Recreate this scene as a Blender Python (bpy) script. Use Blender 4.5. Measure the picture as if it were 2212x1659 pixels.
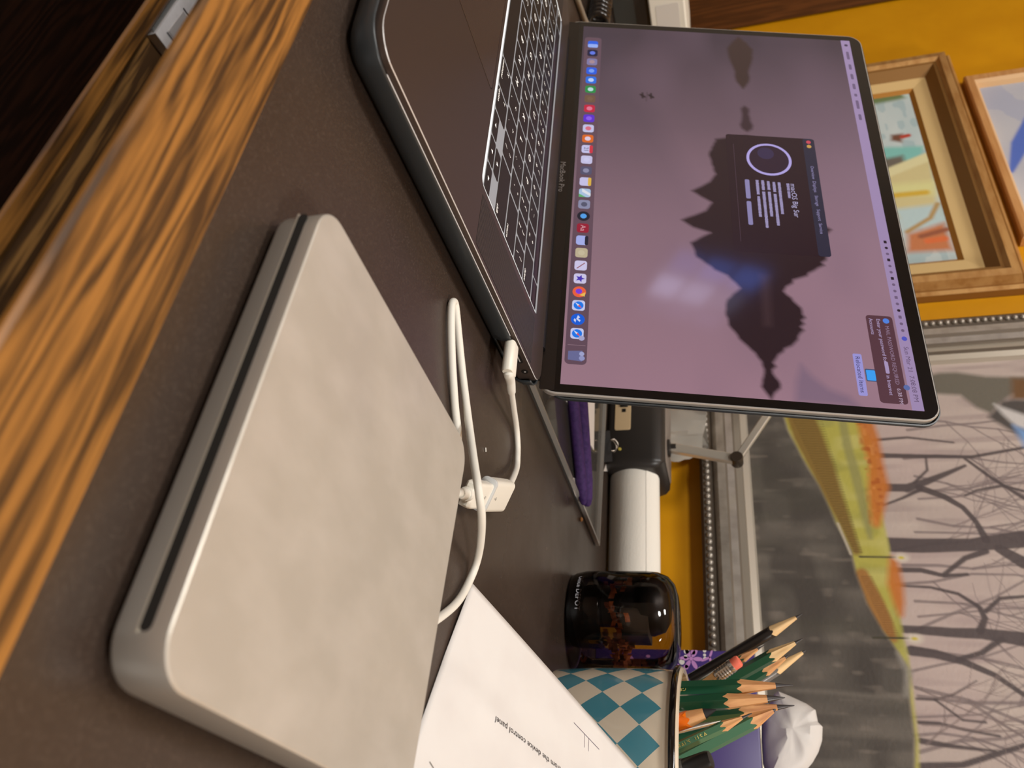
import bpy, bmesh, math, random
import numpy as np
from mathutils import Vector, Matrix

# ------------------------------------------------------------------ clear
for o in list(bpy.data.objects): bpy.data.objects.remove(o, do_unlink=True)
sc = bpy.context.scene
COL = sc.collection
S = 0.001                                  # everything below is written in millimetres
rng = np.random.default_rng(7); random.seed(7)
PI = math.pi

# ------------------------------------------------------------------ camera (a phone held on its side, 13 cm above the desk)
F, CH, PITCH, ROLL, TH = 1727.57, 129.41, 0.2745, -0.0672, -0.637
def _axes():
    c, s = math.cos(PITCH), math.sin(PITCH)
    fw = np.array([0, c, -s]); up = np.array([0, s, c]); rt = np.array([1., 0, 0])
    cr, sr = math.cos(ROLL), math.sin(ROLL)
    rt, up = cr*rt + sr*up, -sr*rt + cr*up
    ct, st = math.cos(-TH), math.sin(-TH)
    R = np.array([[ct, -st, 0], [st, ct, 0], [0, 0, 1]])
    return R@rt, R@up, R@fw
RT, UP, FW = _axes()
def ray(px, py): return FW + RT*(py-829.5)/F + UP*(px-1106)/F
def g(px, py, z=0):                        # photo pixel -> point on the horizontal plane z
    d = ray(px, py); t = (z-CH)/d[2]; return np.array([d[0]*t, d[1]*t, z])
def gy(px, py, Y):                         # photo pixel -> point on the plane parallel to the wall at Y
    d = ray(px, py); t = Y/d[1]; return np.array([d[0]*t, Y, CH+d[2]*t])

cam = bpy.data.cameras.new('camera'); camo = bpy.data.objects.new('camera', cam); COL.objects.link(camo)
m = Matrix.Identity(4)
for i in range(3):
    m[i][0] = UP[i]; m[i][1] = -RT[i]; m[i][2] = -FW[i]
m[0][3], m[1][3], m[2][3] = 0, 0, CH*S
camo.matrix_world = m
cam.sensor_fit = 'HORIZONTAL'; cam.sensor_width = 36; cam.lens = 36*F/2212
cam.clip_start = 0.005; cam.clip_end = 50
cam.dof.use_dof = True; cam.dof.focus_distance = 0.42; cam.dof.aperture_fstop = 14
sc.camera = camo

# ------------------------------------------------------------------ world, lights, exposure
w = bpy.data.worlds.new('world'); sc.world = w; w.use_nodes = True
w.node_tree.nodes['Background'].inputs[0].default_value = (1, .93, .84, 1)
w.node_tree.nodes['Background'].inputs[1].default_value = 0.05
sc.view_settings.view_transform = 'Standard'; sc.view_settings.look = 'None'
sc.view_settings.exposure = 0.0; sc.view_settings.gamma = 1; sc.view_settings.use_curve_mapping = False
def area(name, loc, size, power, col, target):
    l = bpy.data.lights.new(name, 'AREA'); l.shape = 'DISK'; l.size = size; l.energy = power; l.color = col
    o = bpy.data.objects.new(name, l); COL.objects.link(o); o.location = loc
    o.rotation_euler = (Vector(target)-Vector(loc)).to_track_quat('-Z', 'Y').to_euler()
    return o
area('ceiling_bulb_main', (1.15, -.05, 1.25), .34, 16.5, (1, .975, .94), (-.15, .30, 0))
area('ceiling_bulb_second', (-.55, -.15, 1.68), .30, 10, (1, .975, .94), (-.5, .4, 0))
area('room_fill', (-.35, -.95, 1.5), .4, 17, (1, .975, .94), (-.3, -.2, -.1))  # added fill in front of the desk, brightens shelf and drive front

# ------------------------------------------------------------------ materials
def c(r, gg, b):
    f = lambda v: (v/255/12.92) if v/255 <= .04045 else ((v/255+.055)/1.055)**2.4
    return (f(r), f(gg), f(b), 1)
def mat(name, col, rough=.5, metal=0., emit=None, estr=1., noise=None, bump=None, coat=0., spec=.5, rnoise=None, ior=None):
    m = bpy.data.materials.new(name); m.use_nodes = True; nt = m.node_tree; b = nt.nodes['Principled BSDF']
    b.inputs['Base Color'].default_value = col; b.inputs['Roughness'].default_value = rough
    b.inputs['Metallic'].default_value = metal; b.inputs['Specular IOR Level'].default_value = spec
    b.inputs['Coat Weight'].default_value = coat; b.inputs['Coat Roughness'].default_value = .1
    if emit: b.inputs['Emission Color'].default_value = emit; b.inputs['Emission Strength'].default_value = estr
    tc = None
    def tex(scale, detail=4):
        nonlocal tc
        if tc is None: tc = nt.nodes.new('ShaderNodeTexCoord')
        mp = nt.nodes.new('ShaderNodeMapping'); nt.links.new(tc.outputs['Object'], mp.inputs[0])
        mp.inputs['Scale'].default_value = scale if hasattr(scale, '__len__') else (scale,)*3
        n = nt.nodes.new('ShaderNodeTexNoise'); n.inputs['Scale'].default_value = 1; n.inputs['Detail'].default_value = detail
        nt.links.new(mp.outputs[0], n.inputs[0]); return n
    if noise:
        scale, col2, lo, hi = noise
        n = tex(scale); r = nt.nodes.new('ShaderNodeValToRGB')
        r.color_ramp.elements[0].position = lo; r.color_ramp.elements[1].position = hi
        r.color_ramp.elements[0].color = col; r.color_ramp.elements[1].color = col2
        nt.links.new(n.outputs['Fac'], r.inputs[0]); nt.links.new(r.outputs[0], b.inputs['Base Color'])
    if rnoise:
        scale, lo, hi = rnoise
        n = tex(scale); r = nt.nodes.new('ShaderNodeMapRange'); r.inputs['From Min'].default_value = .3; r.inputs['From Max'].default_value = .7
        r.inputs['To Min'].default_value = lo; r.inputs['To Max'].default_value = hi
        nt.links.new(n.outputs['Fac'], r.inputs[0]); nt.links.new(r.outputs[0], b.inputs['Roughness'])
    if bump:
        scale, st = bump
        n = tex(scale); bp = nt.nodes.new('ShaderNodeBump'); bp.inputs['Strength'].default_value = st; bp.inputs['Distance'].default_value = .001
        nt.links.new(n.outputs['Fac'], bp.inputs['Height']); nt.links.new(bp.outputs[0], b.inputs['Normal'])
    return m
def wood(name, light, dark, axis=0, rough=.4, scale=1., coat=.15, contrast=(.42, .62)):
    """long grain along one object axis: stretched fibres plus wavy dark growth bands"""
    m = bpy.data.materials.new(name); m.use_nodes = True; nt = m.node_tree; b = nt.nodes['Principled BSDF']
    b.inputs['Roughness'].default_value = rough; b.inputs['Coat Weight'].default_value = coat; b.inputs['Coat Roughness'].default_value = .25
    tc = nt.nodes.new('ShaderNodeTexCoord')
    def mapped(long, cross):
        mp = nt.nodes.new('ShaderNodeMapping'); v = [cross*scale]*3; v[axis] = long*scale
        mp.inputs['Scale'].default_value = v; nt.links.new(tc.outputs['Object'], mp.inputs[0]); return mp
    wv = nt.nodes.new('ShaderNodeTexWave'); wv.wave_type = 'BANDS'; wv.bands_direction = 'Y' if axis != 1 else 'X'
    wv.inputs['Scale'].default_value = 1; wv.inputs['Distortion'].default_value = 22; wv.inputs['Detail'].default_value = 3
    wv.inputs['Detail Scale'].default_value = 1.1; nt.links.new(mapped(5, 58).outputs[0], wv.inputs[0])
    n = nt.nodes.new('ShaderNodeTexNoise'); n.inputs['Scale'].default_value = 1; n.inputs['Detail'].default_value = 6
    nt.links.new(mapped(45, 1100).outputs[0], n.inputs[0])
    n2 = nt.nodes.new('ShaderNodeTexNoise'); n2.inputs['Scale'].default_value = 1; n2.inputs['Detail'].default_value = 5
    nt.links.new(mapped(9, 330).outputs[0], n2.inputs[0])
    a = nt.nodes.new('ShaderNodeMath'); a.operation = 'MULTIPLY_ADD'; a.inputs[1].default_value = .20
    nt.links.new(wv.outputs['Fac'], a.inputs[0])
    a2 = nt.nodes.new('ShaderNodeMath'); a2.operation = 'MULTIPLY'; a2.inputs[1].default_value = .40; nt.links.new(n.outputs['Fac'], a2.inputs[0])
    a3 = nt.nodes.new('ShaderNodeMath'); a3.operation = 'MULTIPLY_ADD'; a3.inputs[1].default_value = .52
    nt.links.new(n2.outputs['Fac'], a3.inputs[0]); nt.links.new(a2.outputs[0], a3.inputs[2])
    nt.links.new(a3.outputs[0], a.inputs[2])
    r = nt.nodes.new('ShaderNodeValToRGB'); r.color_ramp.elements[0].position = contrast[0]; r.color_ramp.elements[1].position = contrast[1]
    r.color_ramp.elements[0].color = light; r.color_ramp.elements[1].color = dark
    nt.links.new(a.outputs[0], r.inputs[0]); nt.links.new(r.outputs[0], b.inputs['Base Color'])
    bp = nt.nodes.new('ShaderNodeBump'); bp.inputs['Strength'].default_value = .15; bp.inputs['Distance'].default_value = .0006; bp.invert = True
    nt.links.new(a.outputs[0], bp.inputs['Height']); nt.links.new(bp.outputs[0], b.inputs['Normal'])
    return m
def clear(name, tint, ior=1.45, rough=.03, white=0., whitecol=(.8, .8, .78, 1)):
    """thin see-through plastic: tinted pass-through, fresnel shine, and a little milkiness"""
    m = bpy.data.materials.new(name); m.use_nodes = True; nt = m.node_tree
    out = nt.nodes['Material Output']; nt.nodes.remove(nt.nodes['Principled BSDF'])
    t = nt.nodes.new('ShaderNodeBsdfTransparent'); t.inputs[0].default_value = tint
    gl = nt.nodes.new('ShaderNodeBsdfGlossy'); gl.inputs['Roughness'].default_value = rough
    fr = nt.nodes.new('ShaderNodeFresnel'); fr.inputs[0].default_value = ior
    mx = nt.nodes.new('ShaderNodeMixShader'); nt.links.new(fr.outputs[0], mx.inputs[0])
    if white > 0:
        df = nt.nodes.new('ShaderNodeBsdfDiffuse'); df.inputs[0].default_value = whitecol
        m2 = nt.nodes.new('ShaderNodeMixShader'); m2.inputs[0].default_value = white
        nt.links.new(t.outputs[0], m2.inputs[1]); nt.links.new(df.outputs[0], m2.inputs[2]); nt.links.new(m2.outputs[0], mx.inputs[1])
    else: nt.links.new(t.outputs[0], mx.inputs[1])
    nt.links.new(gl.outputs[0], mx.inputs[2]); nt.links.new(mx.outputs[0], out.inputs[0])
    return m
def painted(name, rough=.6, emit=False, spec=.3, bump=0., estr=1.):
    """colour comes from the mesh's own point colours (oil paint or lit screen pixels)"""
    m = bpy.data.materials.new(name); m.use_nodes = True; nt = m.node_tree; b = nt.nodes['Principled BSDF']
    a = nt.nodes.new('ShaderNodeAttribute'); a.attribute_name = 'Col'
    b.inputs['Roughness'].default_value = rough; b.inputs['Specular IOR Level'].default_value = spec
    if emit:
        b.inputs['Base Color'].default_value = (.004, .004, .004, 1)
        nt.links.new(a.outputs['Color'], b.inputs['Emission Color']); b.inputs['Emission Strength'].default_value = estr
    else:
        nt.links.new(a.outputs['Color'], b.inputs['Base Color'])
        if bump:
            tc = nt.nodes.new('ShaderNodeTexCoord'); n = nt.nodes.new('ShaderNodeTexNoise'); n.inputs['Scale'].default_value = 260
            nt.links.new(tc.outputs['Object'], n.inputs[0]); bp = nt.nodes.new('ShaderNodeBump'); bp.inputs['Strength'].default_value = bump
            bp.inputs['Distance'].default_value = .001; nt.links.new(n.outputs['Fac'], bp.inputs['Height']); nt.links.new(bp.outputs[0], b.inputs['Normal'])
    return m

# ------------------------------------------------------------------ mesh helpers
def obj(name, verts, faces, m, parent=None, smooth=None, midx=None, scale=S):
    me = bpy.data.meshes.new(name)
    me.from_pydata([tuple(float(x)*scale for x in v) for v in verts], [], [tuple(int(i) for i in f) for f in faces])
    for mm in (m if isinstance(m, (list, tuple)) else [m]): me.materials.append(mm)
    if midx is not None: me.polygons.foreach_set('material_index', midx)
    bm = bmesh.new(); bm.from_mesh(me); bmesh.ops.recalc_face_normals(bm, faces=bm.faces); bm.to_mesh(me); bm.free()
    if smooth is not None:
        me.polygons.foreach_set('use_smooth', [True]*len(me.polygons)); me.set_sharp_from_angle(angle=math.radians(smooth))
    me.update()
    o = bpy.data.objects.new(name, me); COL.objects.link(o); o.parent = parent
    return o
def tag(o, label=None, cat=None, group=None, kind=None):
    if label: o['label'] = label
    if cat: o['category'] = cat
    if group: o['group'] = group
    if kind: o['kind'] = kind
    return o
def thing(name, label, cat, loc=(0, 0, 0), rotz=0., group=None, mw=None):
    o = bpy.data.objects.new(name, None); COL.objects.link(o); o.empty_display_size = .02
    if mw is not None: o.matrix_world = mw
    else: o.location = [x*S for x in loc]; o.rotation_euler = (0, 0, rotz)
    return tag(o, label, cat, group)
def struct(o): o['kind'] = 'structure'; return o
class G:                                   # collects several shapes into ONE part
    def __init__(s): s.v = []; s.f = []; s.mi = []
    def add(s, vf, mi=0):
        v, f = vf; n = len(s.v); s.v += [tuple(x) for x in v]; s.f += [tuple(i+n for i in q) for q in f]; s.mi += [mi]*len(f); return s
    def make(s, name, m, parent=None, smooth=None): return obj(name, s.v, s.f, m, parent, smooth, s.mi)
def box(x0, x1, y0, y1, z0, z1):
    v = [(x, y, z) for z in (z0, z1) for y in (y0, y1) for x in (x0, x1)]
    return v, [(0, 2, 3, 1), (4, 5, 7, 6), (0, 1, 5, 4), (2, 6, 7, 3), (0, 4, 6, 2), (1, 3, 7, 5)]
def rrect(x0, x1, y0, y1, r, n=6, sub=0):
    """rounded rectangle outline, anticlockwise; sub = extra points per straight side"""
    r = max(min(r, (x1-x0)/2-1e-4, (y1-y0)/2-1e-4), 1e-3)
    P = []
    cs = [(x1-r, y0+r, -90), (x1-r, y1-r, 0), (x0+r, y1-r, 90), (x0+r, y0+r, 180)]
    for k, (cx, cy, a0) in enumerate(cs):
        for i in range(n+1):
            a = math.radians(a0+90*i/n); P.append((cx+r*math.cos(a), cy+r*math.sin(a)))
        nx = cs[(k+1) % 4]; a = math.radians(nx[2]); q = (nx[0]+r*math.cos(a), nx[1]+r*math.sin(a))
        for j in range(1, sub+1):
            t = j/(sub+1); P.append((P[-1-(j-1)][0]*(1-t)+q[0]*t, P[-1-(j-1)][1]*(1-t)+q[1]*t) if False else (lambda p0: (p0[0]*(1-t)+q[0]*t, p0[1]*(1-t)+q[1]*t))((cx+r*math.cos(math.radians(a0+90)), cy+r*math.sin(math.radians(a0+90)))))
    return P
def loft(rings, cap0=True, cap1=True):
    v = [p for r in rings for p in r]; n = len(rings[0]); f = []
    for k in range(len(rings)-1):
        for i in range(n): j = (i+1) % n; f.append((k*n+i, k*n+j, (k+1)*n+j, (k+1)*n+i))
    if cap0: f.append(tuple(range(n))[::-1])
    if cap1: f.append(tuple(range((len(rings)-1)*n, len(rings)*n)))
    return v, f
def plate(x0, x1, y0, y1, r, layers, n=6, sub=0):
    """rounded slab; layers = (z, inset) from bottom to top"""
    return loft([[(x, y, z) for x, y in rrect(x0+i, x1-i, y0+i, y1-i, max(r-i, .05), n, sub)] for z, i in layers])
def lathe(prof, n=48, cx=0, cy=0):
    rings = [[(cx+r*math.cos(2*PI*i/n), cy+r*math.sin(2*PI*i/n), z) for i in range(n)] for r, z in prof]
    return loft(rings)
def smoothpath(P, k=8):
    P = [np.array(p, float) for p in P]; Q = [2*P[0]-P[1]]+P+[2*P[-1]-P[-2]]; out = []
    for i in range(1, len(Q)-2):
        a, b, cc, d = Q[i-1], Q[i], Q[i+1], Q[i+2]
        for j in range(k):
            t = j/k; out.append(.5*((2*b)+(cc-a)*t+(2*a-5*b+4*cc-d)*t*t+(3*b-a-3*cc+d)*t**3))
    return out+[P[-1]]
def tube(P, r, n=10, smooth=8):
    P = smoothpath(P, smooth) if smooth else [np.array(p, float) for p in P]
    rs = r if hasattr(r, '__len__') else [r]*len(P)
    if len(rs) != len(P): rs = np.interp(np.linspace(0, 1, len(P)), np.linspace(0, 1, len(rs)), rs)
    rings = []; up = np.array([0.013, .021, 1.]); N = None
    for i, p in enumerate(P):
        t = P[min(i+1, len(P)-1)]-P[max(i-1, 0)]; t = t/(np.linalg.norm(t)+1e-12)
        if N is None:
            N = np.cross(t, up); N = N if np.linalg.norm(N) > 1e-3 else np.cross(t, [1, 0, 0.])
        N = N-t*(N@t); N /= np.linalg.norm(N)+1e-12; B = np.cross(t, N)
        rings.append([tuple(p+rs[i]*(math.cos(2*PI*k/n)*N+math.sin(2*PI*k/n)*B)) for k in range(n)])
    return loft(rings)
def xform(vf, f): return [f(p) for p in vf[0]], vf[1]
_glyph = {}
def text(s, size=1., align='LEFT', bold=False):
    """flat outline of a word: (verts2d, faces)"""
    key = s
    if key not in _glyph:
        cu = bpy.data.curves.new('t', 'FONT'); cu.body = s; cu.size = 1; cu.resolution_u = 2; cu.fill_mode = 'FRONT'
        o = bpy.data.objects.new('t', cu); COL.objects.link(o); bpy.context.view_layer.update()
        me = bpy.data.meshes.new_from_object(o.evaluated_get(bpy.context.evaluated_depsgraph_get()))
        v = np.array([vv.co[:2] for vv in me.vertices]).reshape(-1, 2); f = [tuple(p.vertices) for p in me.polygons]
        bpy.data.objects.remove(o); bpy.data.curves.remove(cu); bpy.data.meshes.remove(me); _glyph[key] = (v, f)
    v, f = _glyph[key]; v = v*size
    if len(v):
        w = v[:, 0].max()+v[:, 0].min()
        v = v-np.array([{'LEFT': 0, 'CENTER': w/2, 'RIGHT': w}[align], 0])
    return v, f

# -------- a small painter: numpy canvas -> coloured grid mesh
class Canvas:
    def __init__(s, x0, x1, y0, y1, res, base):
        s.nx = int((x1-x0)*res)+1; s.ny = int((y1-y0)*res)+1
        s.x = np.linspace(x0, x1, s.nx); s.y = np.linspace(y0, y1, s.ny)
        s.X, s.Y = np.meshgrid(s.x, s.y); s.C = np.empty((s.ny, s.nx, 3)); s.C[:] = c(*base)[:3]
    def noise(s, sx, sy, seed=0):
        r = np.random.default_rng(seed); gx = max(2, int((s.x[-1]-s.x[0])/sx)+2); gyy = max(2, int((s.y[-1]-s.y[0])/sy)+2)
        G_ = r.random((gyy, gx)); u = (s.X-s.x[0])/sx; v = (s.Y-s.y[0])/sy
        u = np.clip(u, 0, gx-1.001); v = np.clip(v, 0, gyy-1.001); i = u.astype(int); j = v.astype(int); a = u-i; b = v-j
        a = a*a*(3-2*a); b = b*b*(3-2*b)
        return (G_[j, i]*(1-a)+G_[j, i+1]*a)*(1-b)+(G_[j+1, i]*(1-a)+G_[j+1, i+1]*a)*b
    def mix(s, mask, col):
        mask = np.clip(mask, 0, 1)[..., None]; s.C = s.C*(1-mask)+np.array(c(*col)[:3])*mask
    def inside(s, P, soft=0):
        P = np.array(P, float); m = np.zeros(s.X.shape, bool)
        for i in range(len(P)):
            a, b = P[i-1], P[i]
            if a[1] == b[1]: continue
            k = ((a[1] > s.Y) != (b[1] > s.Y)) & (s.X < (b[0]-a[0])*(s.Y-a[1])/(b[1]-a[1])+a[0]); m ^= k
        m = m.astype(float)
        if soft: m = np.clip(.5+(m*2-1)*s.dist(list(P)+[P[0]])/soft/2, 0, 1)
        return m
    def dist(s, P, wid=None):
        D = np.full(s.X.shape, 1e9); P = np.array(P, float)
        for i in range(len(P)-1):
            a, b = P[i], P[i+1]; d = b-a; t = np.clip(((s.X-a[0])*d[0]+(s.Y-a[1])*d[1])/(d@d+1e-9), 0, 1)
            e = np.hypot(s.X-a[0]-t*d[0], s.Y-a[1]-t*d[1])
            if wid is not None: e = e-(wid[i]*(1-t)+wid[i+1]*t)/2
            D = np.minimum(D, e)
        return D
    def stroke(s, P, w, col, soft=1., a=1.):
        w = list(w) if hasattr(w, '__len__') else [w]*len(P)
        if len(w) != len(P): w = list(np.interp(np.linspace(0, 1, len(P)), np.linspace(0, 1, len(w)), w))
        s.mix(a*np.clip(.5-s.dist(P, w)/soft, 0, 1), col)
    def make(s, name, fn, m, parent):
        me = bpy.data.meshes.new(name); V = fn(s.X, s.Y).reshape(-1, 3)*S
        nx, ny = s.nx, s.ny; i = (np.arange(ny-1)[:, None]*nx+np.arange(nx-1)[None]).ravel()
        Fq = np.stack([i, i+1, i+nx+1, i+nx], 1)
        me.vertices.add(len(V)); me.vertices.foreach_set('co', V.ravel())
        me.loops.add(Fq.size); me.loops.foreach_set('vertex_index', Fq.ravel().astype(np.int32))
        me.polygons.add(len(Fq)); me.polygons.foreach_set('loop_start', np.arange(0, Fq.size, 4, dtype=np.int32))
        me.polygons.foreach_set('use_smooth', np.ones(len(Fq), bool))
        me.update(calc_edges=True)
        at = me.color_attributes.new('Col', 'FLOAT_COLOR', 'POINT')
        at.data.foreach_set('color', np.concatenate([s.C.reshape(-1, 3), np.ones((nx*ny, 1))], 1).ravel().astype(np.float32))
        me.materials.append(m); me.validate()
        o = bpy.data.objects.new(name, me); COL.objects.link(o); o.parent = parent; return o
def colour_obj(name, shapes, m, parent):
    """shapes = [(verts3d, faces, rgb)] -> one mesh with point colours"""
    V = []; Fq = []; C = []
    for v, f, col in shapes:
        n = len(V); V += [tuple(p) for p in v]; Fq += [tuple(i+n for i in q) for q in f]; C += [c(*col)]*len(v)
    o = obj(name, V, Fq, m, parent)
    at = o.data.color_attributes.new('Col', 'FLOAT_COLOR', 'POINT'); at.data.foreach_set('color', np.array(C, np.float32).ravel())
    return o

# ================================================================== THE ROOM
YW = 790.
M_wall = mat('yellow_paint', c(226, 158, 10), .5, noise=(14, c(216, 148, 6), .35, .7), bump=(160, .12), spec=.35)
M_plain = mat('cream_paint', c(214, 200, 180), .8)
M_ceil = mat('white_ceiling', c(228, 222, 212), .9)
M_floor = wood('dark_floor_wood', c(46, 24, 12), c(24, 11, 5), 0, .45, .4, .1)
struct(obj('wall_back', *box(-1750, 1700, YW, YW+60, -735, 1750), M_wall))
struct(obj('wall_left', *box(-1810, -1750, -2360, YW+60, -735, 1750), M_plain))
struct(obj('wall_right', *box(1700, 1760, -2360, YW+60, -735, 1750), M_plain))
struct(obj('wall_front', *box(-1810, 1760, -2420, -2360, -735, 1750), M_plain))
struct(obj('floor', *box(-1810, 1760, -2420, YW+60, -795, -735), M_floor))
struct(obj('ceiling', *box(-1810, 1760, -2420, YW+60, 1750, 1800), M_ceil))

# unseen window added in the left wall, panes tinted for the blue screen reflection
win = struct(obj('added_window_1', *(lambda gq: (gq.v, gq.f))(G().add(box(-1750, -1722, -1660, -1640, 840, 1230)).add(box(-1750, -1722, -1220, -1200, 840, 1230)).add(box(-1750, -1722, -1640, -1220, 840, 860)).add(box(-1750, -1722, -1640, -1220, 1210, 1230))), M_ceil))
for y0, y1, col, st in ((-1640, -1545, (.50, .45, .85, 1), 1.4), (-1525, -1385, (.66, .66, 1, 1), 6.5), (-1365, -1220, (.14, .28, 1, 1), 4.5)):
    for k in range(3):
        z0 = 860+k*118; f_ = (1, .8, .25)[k] if st > 6 else (.5, .8, 1)[k]
        obj('pane', *box(-1749, -1742, y0, y1, z0, z0+108), mat('reflection_pane', c(60, 70, 90), .1, emit=col, estr=st*f_), win)
for y in (-1535, -1375): obj('window_bar', *box(-1750, -1730, y-10, y+10, 860, 1210), M_ceil, win)
for k in (1, 2): obj('window_bar', *box(-1750, -1732, -1640, -1220, 858+k*118-8, 860+k*118), M_ceil, win)

# ================================================================== DESK
M_oak = wood('golden_oak', c(156, 106, 48), c(68, 45, 22), 0, .42, 1., .12, (.44, .72))
M_lam = mat('dark_brown_laminate', c(58, 47, 40), .32, noise=(1300, c(76, 64, 55), .52, .74), rnoise=(11, .20, .44), bump=(2200, .10), spec=.5)
desk = thing('desk', 'wide desk with dark brown top and golden oak front edge', 'desk', (-340, 430, -735))
dz = 735
def D(vf): return [(x+340, y-430, z+dz) for x, y, z in vf[0]], vf[1]
XD0, XD1 = -1284, 620
obj('desktop', *D(box(XD0, XD1, 116.5, 786, -28, 0)), M_lam, desk)
rings = []
for x in np.linspace(XD0, XD1, 3):
    rings.append([(x, y, z) for y, z in ((116.5, -30), (116.5, .1), (85.4, .1), (84.0, -.5), (83.8, -1.8), (102.5, -27), (105, -30))])
obj('front_trim', *D(loft(rings)), M_oak, desk, 20)
M_oak_d = wood('brown_oak_board', c(150, 108, 58), c(74, 50, 26), 0, .5, 1., .05, (.46, .60))
obj('pullout_shelf', *D(box(-760, 60, 108, 560, -61.5, -57)), M_oak_d, desk)
rl = []
for x in (-760., 60.):
    rl.append([(x, y, z) for y, z in ((108.2, -62), (107.0, -51.2), (105.8, -50.2), (101.0, -50.2), (100.2, -51.0), (106.6, -60.6))])
tag(obj('shelf_rail', *D(loft(rl)), M_oak, desk, 20), 'narrow oak lip along the pull-out shelf')
for x0 in (XD0, XD1-26): obj('side_panel', *D(box(x0, x0+26, 116, 780, -735, -28)), M_oak_d, desk)
for x0 in (-786, 60): obj('shelf_support', *D(box(x0, x0+26, 118, 560, -74, -28)), M_oak_d, desk)

# ================================================================== LAPTOP (aluminium, dark snap-on shell, open)
LX, LY, LROT = -432.1, 120.8, .0757
lap = thing('laptop', 'open dark grey laptop in a charcoal shell showing a pink lake desktop', 'laptop', (LX, LY, 0), LROT)
ZT = 16.4
M_alu = mat('space_grey_aluminium', c(84, 72, 66), .36, .55, noise=(2600, c(100, 87, 80), .62, .76), spec=.5)
M_edge = mat('polished_chamfer', c(222, 222, 222), .32, .25)
M_shell = mat('charcoal_shell_plastic', c(48, 53, 56), .38, spec=.5)
M_blk = mat('black_glass', (.006, .005, .005, 1), .08, spec=.5)
M_key = mat('black_key_plastic', c(30, 27, 25), .45, noise=(700, c(38, 34, 31), .5, .8))
M_lit = mat('backlit_legend', c(230, 225, 215), .5, emit=(1, .97, .92, 1), estr=.75)
M_well = mat('keyboard_backlight', c(96, 96, 98), .5, emit=(.95, .96, 1, 1), estr=.24)
M_well2 = mat('backlit_well_edge', c(200, 205, 205), .4, emit=(.95, 1, 1, 1), estr=.55)  # backlight spill on the rim, put in as its own emission
M_dark = mat('near_black_plastic', c(16, 15, 15), .4)
# base: deck with the keyboard well sunk into it
deck = G()
deck.add(plate(-178.9, 178.9, 0, 240, 13, [(5, 1.5), (6.5, .2), (ZT-1.1, 0), (ZT-.35, .25)], 8))
outer = rrect(-178.65, 178.65, .25, 239.75, 12.7, 8)
well = rrect(-140.3, 140.3, 108.2, 221, 5, 8)
ns = len(outer)
v = [(x, y, ZT-.35) for x, y in outer]+[(x*.9985, y*1.0+.1, ZT) for x, y in outer]+[(x, y, ZT) for x, y in well]+[(x, y, ZT-1.4) for x, y in well]
deck2 = G(); f = []
for i in range(ns):
    j = (i+1) % ns; f.append((ns+i, ns+j, 2*ns+j, 2*ns+i))
deck2.add((v, f))
deck.f.pop(); deck.mi.pop()                    # open on top: the palm deck and the well close it
b_body = deck.make('base_body', M_alu, lap, 30)
deck2.make('palm_deck', M_alu, lap)
obj('deck_chamfer', v[:2*ns], [(i, (i+1) % ns, ns+(i+1) % ns, ns+i) for i in range(ns)], M_edge, lap)
kb = obj('keyboard', [(x, y, ZT-.28) for x, y in well], [tuple(range(len(well)))], M_well, lap)
tag(kb, 'black backlit keyboard')
wi = [(min(max(x, -138.9), 138.9), max(y, 111.4)) for x, y in well]
wv = [(x, y, ZT+.05) for x, y in well]+[(x, y, ZT-.24) for x, y in wi]
obj('well_edge', wv, [(i, (i+1) % ns, ns+(i+1) % ns, ns+i) for i in range(ns) if max(well[i][1], well[(i+1) % ns][1]) < 217], M_well2, kb)
obj('well_back_edge', *box(-139, 139, 219.6, 221.2, ZT-.2, ZT+.05), M_alu, kb)
U = 280./14.5; ROW = 18.65; Y0 = 111.6
def key(x0, x1, y0, y1, legends, name='key'):
    k = G(); gp = .95
    k.add(plate(x0+gp, x1-gp, y0+gp, y1-gp, 1.3, [(ZT-.3, 0), (ZT-.12, .05), (ZT-.02, .3)], 3), 0)
    for s_, dx, dy, sz, al in legends:
        tv, tf = text(s_, sz, al); bx = {'CENTER': (x0+x1)/2, 'LEFT': x0+2.4, 'RIGHT': x1-2.4}[al]
        k.add(([(bx+dx+p[0], y0+dy+p[1], ZT+.03) for p in tv], tf), 1)
    return k.make(name, [M_key, M_lit], kb)
def big(s_): return [(s_, 0, 6.4, 6.6, 'CENTER')]
def two(a, b): return [(a, 0, 10.3, 4.8, 'CENTER'), (b, 0, 3.2, 4.8, 'CENTER')]
def word(s_, al): return [(s_, 0, 2.2, 3.6, al)]
rows = [
 [(1, word('fn', 'LEFT')), (1, word('control', 'CENTER')), (1, word('option', 'CENTER')), (1.25, word('command', 'RIGHT')), (5, []),
  (1.25, [('command', 0, 2.2, 3.6, 'LEFT'), ('X', 0, 11, 3.6, 'LEFT')]), (1, [('option', 0, 2.2, 3.6, 'LEFT'), ('T', 0, 11, 3.4, 'LEFT')])],
 [(2.25, word('shift', 'LEFT'))]+[(1, big(k)) for k in 'ZXCVBNM']+[(1, two('<', ',')), (1, two('>', '.')), (1, two('?', '/')), (2.25, word('shift', 'RIGHT'))],
 [(1.75, word('caps lock', 'LEFT'))]+[(1, big(k)) for k in 'ASDFGHJKL']+[(1, two(':', ';')), (1, two('"', "'")), (1.75, word('return', 'RIGHT'))],
 [(1.5, word('tab', 'LEFT'))]+[(1, big(k)) for k in 'QWERTYUIOP']+[(1, two('{', '[')), (1, two('}', ']')), (1, two('|', '\\'))],
 [(1, two('~', '`'))]+[(1, two(a, b)) for a, b in zip('!@#$%^&*()', '1234567890')]+[(1, two('_', '-')), (1, two('+', '=')), (1.5, word('delete', 'RIGHT'))]]
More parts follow.
